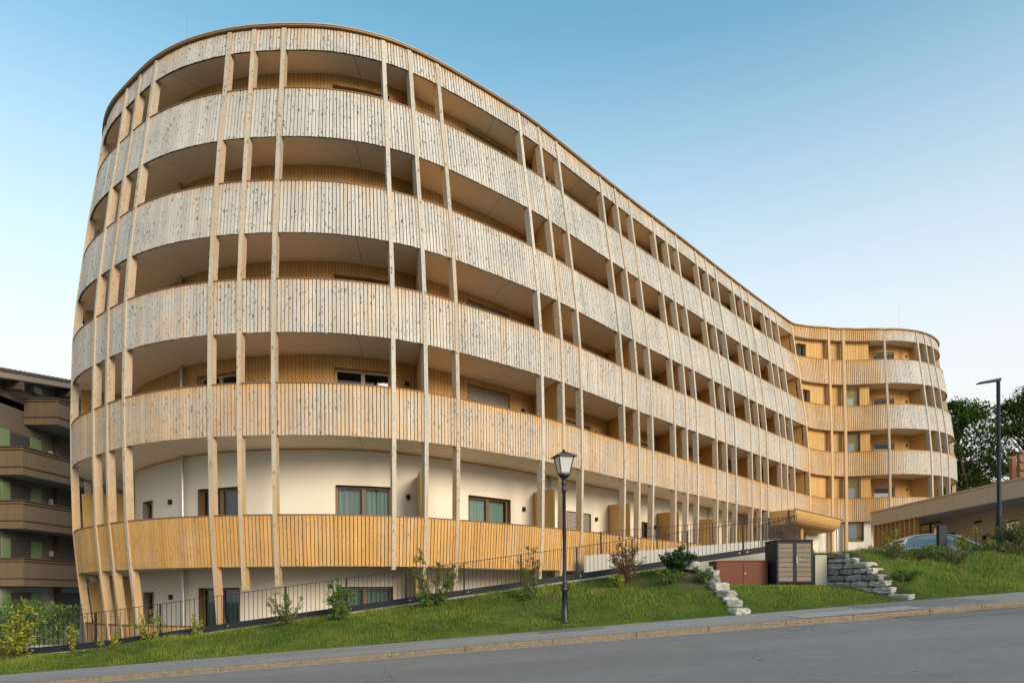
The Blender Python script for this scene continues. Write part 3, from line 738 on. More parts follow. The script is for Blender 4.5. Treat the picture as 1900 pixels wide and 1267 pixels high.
for a in np.arange(-14.0, 7.9, .5):
    b = min(a + .5, 7.95)
    mb.hexa([(a, fy(a) + .014, -2.6), (b, fy(b) + .014, -2.6), (b, fy(b) + .3, -2.6), (a, fy(a) + .3, -2.6)], [(a, fy(a) + .014, fz(a) + .02), (b, fy(b) + .014, fz(b) + .02), (b, fy(b) + .3, fz(b) + .02), (a, fy(a) + .3, fz(a) + .02)])
    mb.hexa([(a, fy(a) - .05, fz(a) - .6), (b, fy(b) - .05, fz(b) - .6), (b, fy(b) + .013, fz(b) - .6), (a, fy(a) + .013, fz(a) - .6)], [(a, fy(a) - .05, fz(a) - .012), (b, fy(b) - .05, fz(b) - .012), (b, fy(b) + .013, fz(b) - .012), (a, fy(a) + .013, fz(a) - .012)])
tag(mb.build('retaining_wall', M['concrete'], None), 'pale concrete retaining wall under the long black railing', 'wall')
mb = MB(); x0, x1 = 2.6, 9.6; zt = lambda x: 1.22 + .078 * x
mb.hexa([(x0, 24.4, -2.5), (x1, 24.4, -2.5), (x1, 24.65, -2.5), (x0, 24.65, -2.5)], [(x0, 24.4, zt(x0)), (x1, 24.4, zt(x1)), (x1, 24.65, zt(x1)), (x0, 24.65, zt(x0))])
tag(mb.build('ramp_wall', M['whiteconc'], None), 'low white ramp wall behind the lawn railing at the foot of the hotel', 'wall')
mb = MB(); mb.hexa([(2.9, 24.66, -2.5), (9.6, 24.66, -2.5), (17, 40, -2.5), (10.5, 33, -2.5)], [(2.9, 24.66, 1.27), (9.6, 24.66, 1.27), (17, 40, 1.27), (10.5, 33, 1.27)])
struct(mb.build('entrance_path', M['walkpale'], None), 'raised path to the hotel entrance behind the white ramp wall', 'path')

# ------------------------------------------------------------------ street lantern
def sq(mb, c, prof, rot=PI/4 + .28, n=4):
    rings = [[mb.vert((c[0] + r * math.cos(rot + 2*PI*j/n), c[1] + r * math.sin(rot + 2*PI*j/n), c[2] + z)) for j in range(n)] for r, z in prof]
    for A, B in zip(rings, rings[1:]):
        for j in range(n): mb.face((A[j], A[(j+1)%n], B[(j+1)%n], B[j]))
    mb.face(rings[0][::-1]); mb.face(rings[-1])
lx, ly = 1.19, 15.4; lz = zl(lx, ly) - .03; HL = 3.90
T = thing('street_lantern', 'black cast-iron lantern post standing on the lawn by the pavement', 'street lamp', (lx, ly, lz))
mb = MB(); mb.lathe([(.10, 0), (.10, .05), (.075, .08), (.060, .72), (.085, .74), (.085, .78), (.07, .80), (.085, .83), (.085, .86), (.052, .89), (.042, 1.0), (.038, 2.95), (.06, 2.97), (.06, 3.02), (.045, 3.05), (.05, 3.12), (.065, 3.15), (.05, 3.19), (.06, 3.25), (.11, 3.31), (.145, 3.34)], (lx, ly, lz), 16); mb.build('pole', M['black'], T, smooth=True)
mb = MB(); sq(mb, (lx, ly, lz), [(.15, 3.335), (.165, 3.355), (.165, 3.375), (.15, 3.38)]); mb.build('base_ring', M['black'], T)
g = G('frosted_lantern_glass'); M['lglass'] = g.fin((.62, .62, .60), .35, .4)
g.b.inputs['Transmission Weight'].default_value = .25
mb = MB(); sq(mb, (lx, ly, lz), [(.145, 3.385), (.245, 3.745)]); mb.build('lantern_glass', M['lglass'], T)
mb = MB()
for j in range(4):
    a = PI/4 + .28 + j * PI/2; f = lambda r, z: (lx + r*math.cos(a), ly + r*math.sin(a), lz + z)
    mb.tube([f(.148, 3.375), f(.25, 3.75)], .013, 6)
    b = a + PI/2; h = lambda r, z: (lx + r*math.cos(b), ly + r*math.sin(b), lz + z)
    mb.tube([f(.25, 3.745), h(.25, 3.745)], .013, 6)
mb.build('lantern_frame', M['black'], T)
mb = MB(); sq(mb, (lx, ly, lz), [(.345, 3.742), (.345, 3.755), (.25, 3.79), (.11, 3.84), (.10, 3.85)]); mb.lathe([(.045, 3.85), (.05, 3.865), (.025, 3.885), (.03, 3.90), (.008, 3.925)], (lx, ly, lz), 10); mb.build('lantern_roof', M['black'], T)

# tall street light on the right
tx_, ty_ = 15.0, 21.0; tz = 1.05
T = thing('street_light', 'tall slim dark grey street light with a flat head beside the low taupe building', 'street lamp', (tx_, ty_, tz))
M['slate'] = plain('slate_blue_lamp_paint', (.018, .022, .032), .6, .25)
mb = MB(); mb.tube([(tx_, ty_, tz), (tx_, ty_, tz + 1.62), (tx_, ty_, tz + 1.66), (tx_, ty_, tz + 5.5)], [.085, .085, .06, .052], 14); mb.build('pole', M['slate'], T, smooth=True)
mb = MB(); z = tz + 5.5
mb.hexa([(tx_ - .62, ty_ - .1, z - .13), (tx_ + .06, ty_ - .06, z - .05), (tx_ + .06, ty_ + .06, z - .05), (tx_ - .62, ty_ + .12, z - .13)], [(tx_ - .62, ty_ - .1, z - .10), (tx_ + .06, ty_ - .06, z + .04), (tx_ + .06, ty_ + .06, z + .04), (tx_ - .62, ty_ + .12, z - .10)]); mb.build('lamp_head', M['slate'], T, bevel=.01)
mb = MB(); mb.poly([(tx_ - .56, ty_ - .07, z - .1275), (tx_ - .2, ty_ - .06, z - .084), (tx_ - .2, ty_ + .08, z - .084), (tx_ - .56, ty_ + .09, z - .1275)][::-1]); mb.build('light_lens', M['lglass'], T)

# ------------------------------------------------------------------ cabinets
cx0, cx1, cy0, cy1, cz0, cz1 = 6.665, 7.60, 17.2, 17.97, .22, 1.345
T = thing('storage_cabinet', 'dark grey metal cabinet with weathered slatted wooden double doors', 'cabinet', ((cx0 + cx1)/2, 17.6, cz0))
mb = MB(); mb.box(cx0, cx1, cy0 + .03, cy1, cz0 + .04, cz1); mb.box(cx0 + .05, cx1 - .05, cy0 + .1, cy1 - .05, cz0 - .2, cz0 + .037); mb.build('body', M['anth'], T, bevel=.006)
mb = MB(); mb.box(cx0 - .01, cx1 + .01, cy0 - .012, cy1 + .01, cz1 + .002, cz1 + .03); mb.build('lid', M['anth'], T, bevel=.005)
for x0, x1, nm in ((cx0 + .012, (cx0 + cx1)/2 - .004, 'l'), ((cx0 + cx1)/2 + .004, cx1 - .012, 'r')):
    mb = MB(); f = .042; y0, y1 = cy0 - .006, cy0 + .027; za, zb = cz0 + .06, cz1 - .02
    mb.box(x0, x0 + f, y0, y1, za, zb); mb.box(x1 - f, x1, y0, y1, za, zb); mb.box(x0 + f, x1 - f, y0, y1, za, za + f); mb.box(x0 + f, x1 - f, y0, y1, zb - f, zb)
    dr = mb.build('door', M['anth'], T)
    mb = MB(); hh = (zb - za - 2*f) / 8
    for i in range(8):
        z = za + f + i * hh; u = U(0, 50)
        x0_, x1_ = x0 + f + .001, x1 - f - .001
        b = [mb.vert(p, U(.5, .9)) for p in ((x0_, cy0 + .004, z + .006), (x1_, cy0 + .004, z + .006), (x1_, cy0 + .004, z + hh - .006), (x0_, cy0 + .004, z + hh - .006))]
        mb.face(b, [(u, 0), (u, .5), (u + .12, .5), (u + .12, 0)])
    mb.build('door_boards', M['graywood'], dr)
mb = MB()
for z in (.92, .86, .80): mb.tube([((cx0+cx1)/2 + .03, cy0 - .03, z - .02), ((cx0+cx1)/2 + .03, cy0 - .035, z + .02)], .022, 8)
mb.build('lock_tags', M['lglass'], T)
rx0, rx1, ry0, ry1, rz0, rz1 = 5.25, 6.58, 17.55, 18.2, .235, .86
T = thing('utility_box', 'low rust-red metal utility box with two doors beside the slatted cabinet', 'cabinet', ((rx0+rx1)/2, 17.9, rz0))
mb = MB(); mb.box(rx0, rx1, ry0, ry1, rz0, rz1 - .012); mb.build('body', M['rust'], T, bevel=.006)
mb = MB(); mb.box(rx0 - .012, rx1 + .012, ry0 - .022, ry1, rz1 - .010, rz1 + .014); mb.build('lid', M['rust'], T, bevel=.004)
for x0, x1 in ((rx0 + .02, 5.93), (5.945, rx1 - .02)):
    mb = MB(); mb.box(x0, x1, ry0 - .014, ry0 - .002, rz0 + .03, rz1 - .03); d_ = mb.build('door', M['rust'], T, bevel=.004)
mb = MB(); mb.tube([(5.985, ry0 - .04, .54), (5.985, ry0 - .014, .54)], .018, 8); mb.build('lock', M['steel'], d_)

# concrete pier and stone walls
mb = MB(); mb.hexa([(7.66, 17.25, -.3), (7.985, 17.25, -.3), (7.985, 19.0, -.3), (7.66, 19.0, -.3)], [(7.66, 17.25, .985), (7.96, 17.25, .985), (7.96, 19.0, 1.0), (7.66, 19.0, 1.0)])
tag(mb.build('concrete_pier', M['concrete'], None, bevel=.012), 'pale concrete wall end between slatted cabinet and stone wall', 'wall')
def boulder(T, c, dx, size, seed):
    """one rough split block: c centre, dx unit vector along its length"""
    rnd = random.Random(seed); L, W_, Hh = size; mb = MB(); n = Vector((-dx[1], dx[0], 0)); d_ = Vector((dx[0], dx[1], 0)); c = Vector(c)
    nu, nv, nw = 6, 4, 4; idx = {}
    def vv(i, j, k):
        if (i, j, k) in idx: return idx[(i, j, k)]
        u, v, w = i / nu * 2 - 1, j / nv * 2 - 1, k / nw * 2 - 1
        ex = sum(1 for t in (u, v, w) if abs(t) > .99)
        sh = 1 - (.0 if ex < 2 else .05 if ex == 2 else .11)
        q = Vector((u * L/2 * (1 - .05*(abs(w) > .9)) * (sh if abs(u) > .9 else 1), v * W_/2 * sh, w * Hh/2 * (sh if abs(w) > .9 else 1)))
        q += Vector((rnd.uniform(-1, 1), rnd.uniform(-1, 1), rnd.uniform(-1, 1) * .8)) * .021
        idx[(i, j, k)] = mb.vert(c + d_ * q.x + n * q.y + Vector((0, 0, q.z))); return idx[(i, j, k)]
    for i in range(nu):
        for j in range(nv): mb.face((vv(i,j,0), vv(i,j+1,0), vv(i+1,j+1,0), vv(i+1,j,0))); mb.face((vv(i,j,nw), vv(i+1,j,nw), vv(i+1,j+1,nw), vv(i,j+1,nw)))
    for i in range(nu):
        for k in range(nw): mb.face((vv(i,0,k), vv(i+1,0,k), vv(i+1,0,k+1), vv(i,0,k+1))); mb.face((vv(i,nv,k), vv(i,nv,k+1), vv(i+1,nv,k+1), vv(i+1,nv,k)))
    for j in range(nv):
        for k in range(nw): mb.face((vv(0,j,k), vv(0,j,k+1), vv(0,j+1,k+1), vv(0,j+1,k))); mb.face((vv(nu,j,k), vv(nu,j+1,k), vv(nu,j+1,k+1), vv(nu,j,k+1)))
    return mb.build('stone_block', M['gneiss'], T, bevel=.012)
T = thing('stone_wall', 'dry-stacked grey stone wall stepping down from the concrete wall end to the pavement', 'wall', (8.3, 16.4, 0))
pa = Vector((7.90, 17.40)); pb = Vector((8.92, 15.0)); dd = (pb - pa).normalized(); tot = (pb - pa).length
# courses from the bottom: z of course bed, how far towards the street it reaches
course = [(-.19, .18, .75, 2.40), (-.01, .16, .0, 1.97), (.15, .155, .0, 1.82), (.305, .155, .0, 1.64), (.46, .15, .0, 1.46), (.61, .15, .0, 1.30), (.76, .12, .0, .98), (.88, .135, .0, .68)]
sd = 1
for ci, (z, h, l0, l1) in enumerate(course):
    l = l0
    while l < l1 - .05:
        L = min(U(.34, .68), l1 - l)
        if l1 - l - L < .18: L = l1 - l
        q = pa + dd * (l + L / 2); ld = -.016 * ci
        boulder(T, (q.x + .92 * (.19 + .012 * ci), q.y + .39 * (.19 + .012 * ci), z + h / 2), (dd.x, dd.y), (L - .022, .38, h - .018), 7 * sd); sd += 1
        l += L
T = thing('stone_wall', 'short stepped stone edging climbing from the pavement to the rust-red box', 'wall', (5.1, 16.3, 0))
for i, (x, y, zt_, L, h) in enumerate([(5.06, 15.18, -.30, .40, .17), (5.10, 15.62, -.12, .36, .2), (5.06, 16.05, .10, .36, .2), (5.04, 16.5, .29, .38, .2), (4.98, 16.9, .46, .36, .2), (5.02, 17.2, .62, .34, .16), (4.92, 17.45, .74, .42, .16), (4.72, 17.75, .86, .56, .22), (5.05, 16.3, .1, .3, .2), (5.04, 16.75, .26, .3, .2), (5.1, 17.1, .30, .4, .25), (5.08, 15.9, -.06, .3, .2), (5.1, 17.5, .40, .5, .3)]):
    boulder(T, (x - .02, y, zt_ - h / 2), (math.cos(.3 + i), math.sin(.3 + i)) if i < 8 else (0, 1), (L, .34, h), 100 + i)
tag(boulder(None, (8.98, 15.22, -.12), (1, .05), (.55, .22, .12), 300), 'single flat stone lying at the foot of the stone wall by the pavement', 'stone') if False else None

# ------------------------------------------------------------------ low taupe building on the right
T = thing('pavilion', 'low taupe building with deep flat roof, timber fins and dark glass entrance', 'building', (20, 30, .75))
X0, ya, yb = 19.0, 18.0, 36.1
mb = MB(); mb.box(X0, X0 + 16, ya, yb, 3.56, 4.22); rf = mb.build('roof', M['greybrown'], T)
mb = MB(); mb.box(X0 - .04, X0 + 16, ya - .04, yb + .03, 4.224, 4.30); mb.build('roof_trim', M['paletrim'], rf)
mb = MB()
y = ya + .6
while y < yb: mb.box(X0 - .003, X0 + .01, y, y + .012, 3.57, 4.21); y += U(1.7, 2.6) if False else 2.15
mb.build('panel_joints', M['slabedge'], rf)
mb = MB(); mb.poly([(X0 + .003, ya, 3.556), (X0 + 3, ya, 3.556), (X0 + 3, yb, 3.556), (X0 + .003, yb, 3.556)][::-1]); mb.build('soffit', plain('light_grey_soffit', (.55, .52, .5), .8), rf)
# wall with two openings
wx = X0 + 1.75; ops = [(27.9, 29.3, 2.2, 3.0), (31.9, 32.7, .75, 2.85), (33.0, 35.2, .75, 3.5)]
ys_ = sorted({ya, yb} | {o for p in ops for o in p[:2]}); zs_ = sorted({.7, 3.55} | {o for p in ops for o in p[2:]})
mb = MB()
for p, q in zip(ys_, ys_[1:]):
    for a, c in zip(zs_, zs_[1:]):
        if any(o[0] <= p and q <= o[1] and o[2] <= a and c <= o[3] for o in ops): continue
        mb.poly([(wx, q, a), (wx, p, a), (wx, p, c), (wx, q, c)])
for o in ops:
    for yy in o[:2]: mb.poly([(wx, yy, o[2]), (wx + .22, yy, o[2]), (wx + .22, yy, o[3]), (wx, yy, o[3])])
    for zz in o[2:]: mb.poly([(wx, o[0], zz), (wx + .22, o[0], zz), (wx + .22, o[1], zz), (wx, o[1], zz)])
mb.poly([(wx, yb, .7), (X0 + 16, yb, .7), (X0 + 16, yb, 3.55), (wx, yb, 3.55)])
mb.build('wall', M['taupewall'], T)
mb = MB()
for y in (20., 22.1, 24.3, 26.5, 28.9, 31.2): mb.box(wx - .004, wx + .01, y, y + .012, .75, 3.54)
mb.box(wx - .004, wx + .01, 18, 33, 2.55, 2.562); mb.build('wall_joints', M['slabedge'], T)
for (a, c, z0, z1), nm in zip(ops, ('window', 'door', 'glass_entrance')):
    mb = MB(); xx = wx + .14; f = .06
    mb.box(xx, xx + .06, a + .003, a + f, z0, z1); mb.box(xx, xx + .06, c - f, c - .003, z0, z1); mb.box(xx, xx + .06, a + f, c - f, z1 - f, z1 - .003); mb.box(xx, xx + .06, a + f, c - f, z0 + .003, z0 + f)
    if nm == 'glass_entrance': mb.box(xx, xx + .06, (a+c)/2 - .03, (a+c)/2 + .03, z0 + f, z1 - f); mb.box(xx + .002, xx + .058, a + f, c - f, 2.7, 2.78)
    w_ = mb.build(nm, M['frame'] if nm == 'window' else M['anth'], T)
    mb = MB(); mb.poly([(xx + .03, a + f, z0 + f), (xx + .03, c - f, z0 + f), (xx + .03, c - f, z1 - f), (xx + .03, a + f, z1 - f)]); mb.build('pane', M['glass'], w_)
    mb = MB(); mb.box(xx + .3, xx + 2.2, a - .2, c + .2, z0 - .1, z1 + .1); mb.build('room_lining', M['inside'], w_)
for y, z in ((29.9, 2.35), (26.4, 2.5)):
    mb = MB(); mb.box(wx - .11, wx - .002, y - .06, y + .06, z - .16, z + .16); mb.build('wall_lamp', M['anth'], T, bevel=.01)
mb = MB(); mb.box(wx - .03, wx - .002, 30.1, 30.6, 3.1, 3.2); mb.build('vent', M['anth'], T)
for i in range(10):
    y = 36.0 - i * .40; mb = MB(); mb.box(X0 + .10, X0 + .34, y - .05, y + .05, .72, 3.553); mb.build('timber_fin', M['fin'], T)

# dark information stele
T = thing('stele', 'upright dark grey slab post standing on the grass bank before the parked car', 'sign post', (12.6, 20.0, 1.0))
mb = MB(); mb.box(12.48, 12.72, 19.93, 20.07, .7, 1.98); mb.build('slab', M['slate'], T, bevel=.008)

# ------------------------------------------------------------------ parked car
M['carpaint'] = plain('silver_car_paint', (.72, .72, .72), .25, .6, .0, var=.02)
M['tyre'] = plain('tyre_rubber', (.015, .015, .016), .8)
M['carglass'] = plain('sky_toned_car_glass', (.12, .14, .16), .06, 1.0, var=.02)  # base colour lightened to imitate sky reflected in the panes
M['carlens'] = plain('headlamp_lens', (.6, .62, .65), .1, .8, var=.02)
T = thing('parked_car', 'silver hatchback parked behind the grass bank in front of the pavilion', 'car', (17.4, 27.6, .85))
cl_, cr_ = 17.0 - 1.5, 0
def carbox(name, prof, half, mat, par, taper=None, smooth=True):
    """prof: list of (x, z, halfwidth) closed side outline swept across the car"""
    mb = MB(); ca, sa = math.cos(-.15), math.sin(-.15); o = Vector((17.4, 27.6, .85))
    tr = lambda x, y, z: (o.x + x*ca - y*sa, o.y + x*sa + y*ca, o.z + z)
    for k in range(len(prof)):
        pass
    S = [-1, -.92, -.5, 0, .5, .92, 1]; rings = []
    for s in S:
        e = abs(s); sh = 1 - .06 * (e > .95)
        cz = sum(p[1] for p in prof) / len(prof); cxx = sum(p[0] for p in prof) / len(prof)
        rings.append([mb.vert(tr(cxx + (p[0] - cxx) * sh, s * p[2], cz + (p[1] - cz) * sh)) for p in prof])
    for A, B in zip(rings, rings[1:]):
        for j in range(len(prof)): k = (j + 1) % len(prof); mb.face((A[j], A[k], B[k], B[j]))
    mb.face(rings[0]); mb.face(rings[-1][::-1])
    return mb.build(name, mat, par, smooth=False, bevel=.02), tr
body, tr = carbox('body', [(-2.05, .35, .78), (-2.08, .62, .82), (-1.95, .92, .84), (-1.2, .98, .86), (.0, 1.0, .87), (.95, .98, .86), (1.75, .84, .82), (2.08, .66, .78), (2.1, .38, .76), (1.9, .24, .76), (-1.9, .24, .76)], 1, M['carpaint'], T)
cab, _ = carbox('cabin', [(-1.85, .95, .80), (-1.55, 1.30, .66), (-1.2, 1.44, .60), (-.3, 1.49, .60), (.25, 1.42, .60), (.62, 1.25, .66), (1.12, .97, .80)], 1, M['carglass'], T)
mb = MB(); pts = [(-1.62, 1.285), (-1.22, 1.452), (-.3, 1.505), (.22, 1.435)]
for (xa, za), (xb, zb_) in zip(pts, pts[1:]): mb.hexa([tr(xa, -.6, za), tr(xb, -.6, zb_), tr(xb, .6, zb_), tr(xa, .6, za)], [tr(xa, -.58, za + .02), tr(xb, -.58, zb_ + .02), tr(xb, .58, zb_ + .02), tr(xa, .58, za + .02)])
for s in (-1, 1):
    mb.bar(tr(.22, s*.62, 1.43), tr(1.1, s*.82, .98), .06, .05); mb.bar(tr(-1.6, s*.655, 1.29), tr(-1.86, s*.80, .96), .09, .06); mb.bar(tr(-.45, s*.63, 1.46), tr(-.4, s*.845, .99), .06, .04)
mb.build('roof', M['carpaint'], T)
for x in (-1.3, 1.32):
    for s in (-.80, .80):
        mb = MB(); p = [Vector(tr(x, s + d, .32)) for d in (-.1, .1)]; mb.tube([p[0], p[0].lerp(p[1], .15), p[0].lerp(p[1], .85), p[1]], [.29, .32, .32, .29], 20); w_ = mb.build('wheel', M['tyre'], T)
        mb = MB(); sg = 1 if s > 0 else -1; p = [Vector(tr(x, s + sg * d, .32)) for d in (.09, .115)]; mb.tube(p, [.21, .19], 16); mb.build('rim', M['steel'], w_)
for s in (-.58, .58):
    mb = MB(); mb.hexa([tr(2.0, s - .16, .62), tr(2.1, s - .16, .62), tr(2.1, s + .16, .62), tr(2.0, s + .16, .62)], [tr(1.9, s - .16, .74), tr(2.04, s - .16, .74), tr(2.04, s + .16, .74), tr(1.9, s + .16, .74)]); mb.build('headlight', M['carlens'], T)
    mb = MB(); sg = 1 if s > 0 else -1; mb.hexa([tr(.75, sg*.86, .98), tr(.9, sg*.86, .98), tr(.9, sg*1.03, .99), tr(.75, sg*1.03, .99)], [tr(.75, sg*.86, 1.08), tr(.88, sg*.86, 1.08), tr(.88, sg*1.03, 1.1), tr(.75, sg*1.03, 1.1)]); mb.build('mirror', M['carpaint'], T)

# ------------------------------------------------------------------ neighbouring chalet block on the left
M['brownwood'] = wood('brown_stained_boards', (.19, .125, .075), (.18, .14, .10), pitch=.13, groove=.06, knots=.15, weather=.4, contrast=.5)
M['brownwall'] = wood('dark_brown_shiplap', (.16, .12, .09), (.18, .15, .13), pitch=.14, groove=.05, knots=.1, weather=.5, contrast=.4)
M['darkbeam'] = plain('dark_roof_timber', (.10, .065, .045), .8)
M['tile'] = plain('brown_roof_tiles', (.12, .085, .07), .85, var=.3, bump=.3)
M['shutter'] = plain('pale_green_shutter', (.17, .245, .115), .6)
M['offwhite'] = plain('grey_render', (.33, .30, .27), .9)
T = thing('apartment_house', 'brown timber apartment house with stacked balconies and green shutters left of the hotel', 'building', (-26, 36, -2.5))
WX = -25.0; WY = 32.9
# walls: side wall (faces right) and front wall, board lines run level
mb = MB()
zgw = lambda y: 10.95 + (min(y, 42) - 32.4) * .2 - max(0, y - 42) * .2 - .43
def wallq(p, q, z0, z1):
    mb.poly([(p[0], p[1], z0), (q[0], q[1], z0), (q[0], q[1], z1), (p[0], p[1], z1)], [(z0, 0), (z0, 8), (z1, 8), (z1, 0)])
wallq((WX, 28), (WX, 56), .6, 10.0)
mb.poly([(WX, 28, 10.0), (WX, 56, 10.0), (WX, 56, zgw(56)), (WX, 42, zgw(42)), (WX, 28, zgw(28))], [(10.0, 0), (10.0, 8), (9.7, 8), (12.4, 4), (9.7, 0)]); wallq((-45, 28), (WX, 28), .6, 11.2)
mb.build('timber_wall', M['brownwall'], T)
mb = MB(); wallq((WX, 28), (WX, 56), -3.5, .6); wallq((-45, 28), (WX, 28), -3.5, .6); mb.build('rendered_wall', M['offwhite'], T)
# gable roof: verge towards the hotel, purlin ends under it
M['fascia'] = plain('brown_fascia_board', (.30, .235, .20), .8)
zg_ = lambda y: 10.95 + (min(y, 42) - 32.4) * .2 - max(0, y - 42) * .2
mb = MB(); mt = MB()
for y0, y1 in ((25.5, 42), (42, 58)):
    za, zb_ = zg_(y0), zg_(y1) if y1 < 50 else zg_(58)
    mb.hexa([(-46, y0, za - .42), (-24.05, y0, za - .42), (-24.05, y1, zb_ - .42), (-46, y1, zb_ - .42)], [(-46, y0, za - .1), (-24.05, y0, za - .1), (-24.05, y1, zb_ - .1), (-46, y1, zb_ - .1)])
    n = int((y1 - y0) / .34)
    for i in range(n):
        ya_, yb_ = y0 + (y1 - y0) * i / n, y0 + (y1 - y0) * (i + 1) / n; z0_, z1_ = za + (zb_ - za) * i / n, za + (zb_ - za) * (i + 1) / n
        lift = (.0, .05) if y0 > 40 else (.05, .0)
        mt.hexa([(-46, ya_, z0_ - .097), (-23.98, ya_, z0_ - .097), (-23.98, yb_, z1_ - .097), (-46, yb_, z1_ - .097)], [(-46, ya_, z0_ + .0 + lift[0]), (-23.98, ya_, z0_ + lift[0]), (-23.98, yb_, z1_ + lift[1]), (-46, yb_, z1_ + lift[1])])
rf = mb.build('roof', M['fascia'], T); mt.build('roof_tiles', M['tile'], rf)
for y, z in ((33.7, zg_(33.7) - .66), (37.6, zg_(37.6) - .66)):
    mb = MB(); mb.bar((-27, y, z), (-24.1, y, z), .30, .44); mb.build('beam', M['darkbeam'], rf)
mb = MB(); mb.box(WX + .01, WX + .3, 35.4, 36.0, 10.75, 11.05); mb.build('vent_box', M['offwhite'], T)
def balc(pts, zb, zt, floor_to):
    """boarded parapet following pts, floor slab back to the wall"""
    mb = MB(); acc = 0
    for p, q in zip(pts, pts[1:]):
        L = math.hypot(q[0]-p[0], q[1]-p[1]); n = (-(q[1]-p[1])/L*.06, (q[0]-p[0])/L*.06)
        b = [(p[0], p[1], zb), (q[0], q[1], zb), (q[0]+n[0], q[1]+n[1], zb), (p[0]+n[0], p[1]+n[1], zb)]; t = [(x, y, zt) for x, y, _ in b]
        i = [mb.vert(v) for v in b + t]
        for f, (ua, ub) in (((0,1,5,4), (acc, acc+L)), ((3,2,6,7)[::-1], (acc+L, acc)), ((4,5,6,7), (acc, acc+L)), ((3,2,1,0), (acc, acc+L))):
            mb.face([i[v] for v in f], [(ua, zb), (ub, zb), (ub, zt), (ua, zt)])
        acc += L
    o = mb.build('balcony', M['brownwood'], T)
    mb = MB()
    for p, q in zip(pts, pts[1:]):
        for z in (zt - .12, zb + .38): mb.bar((p[0], p[1] , z), (q[0], q[1], z), .14, .025)
        mb.bar((p[0], p[1], zt + .03), (q[0], q[1], zt + .03), .16, .05)
    mb.build('rails', M['darkbeam'], o)
    mb = MB(); n = len(pts); fl = [(x, y, zb - .0) for x, y in pts] + [(x, y, zb) for x, y in floor_to]
    mb.poly([(x, y, zb + .02) for x, y, _ in fl]); mb.poly([(x, y, zb + .16) for x, y, _ in fl][::-1]); mb.build('floor_slab', M['offwhite'], o)
PB = [(-24.99, 33.0), (-23.62, 33.0), (-23.30, 35.9), (-22.9, 41.0), (-22.9, 50)]
for zt in (7.36, 4.76, 1.97): balc(PB, zt - 1.32, zt, [(WX + .01, 50)])
balc([(-24.99, 35.06), (-23.27, 35.06), (-22.9, 38.5), (-22.8, 42)], 8.97, 10.27, [(WX + .01, 42)])
# windows with roller blinds and green shutters on the side wall, one column per storey
for zt in (7.36, 4.76, 1.97, -.7):
    f = zt - 1.1
    for (y0, y1, sh) in ((34.02, 35.4, True), (37.7, 39.4, False)):
        mb = MB(); mb.box(WX + .004, WX + .05, y0, y1, f + .1, f + 2.15); w_ = mb.build('window', M['darkbeam'], T)
        mb = MB(); z = f + 2.05
        while z > f + .2: mb.box(WX + .052, WX + .07, y0 + .06, y1 - .06, z - .035, z); z -= .05
        mb.build('blind', plain('dark_roller_blind', (.07, .065, .065), .6) if 'drb' not in M else M['drb'], w_)
        if sh:
            for ya_, yb_ in ((33.42, 34.0), (35.5, 36.28)):
                mb = MB(); mb.box(WX + .006, WX + .05, ya_, yb_, f + .1, f + 2.15)
                mb.box(WX + .052, WX + .064, ya_ + .05, yb_ - .05, f + .2, f + 2.05)
                mb.build('shutter', M['shutter'], T)
    mb = MB(); mb.box(WX + .004, WX + .14, 36.9, 37.05, f + 1.45, f + 1.75); mb.build('wall_lamp', M['lglass'], T)
    mb = MB(); mb.box(WX - .02, WX + .25, 37.25, 37.5, f - .1, f + 2.6); mb.build('post', M['darkbeam'], T)
# shutter on the front wall just at the picture edge
mb = MB()
for k in range(7): mb.box(-26.0 + k * .0, -25.9, 0, 0, 0, 0) if False else None

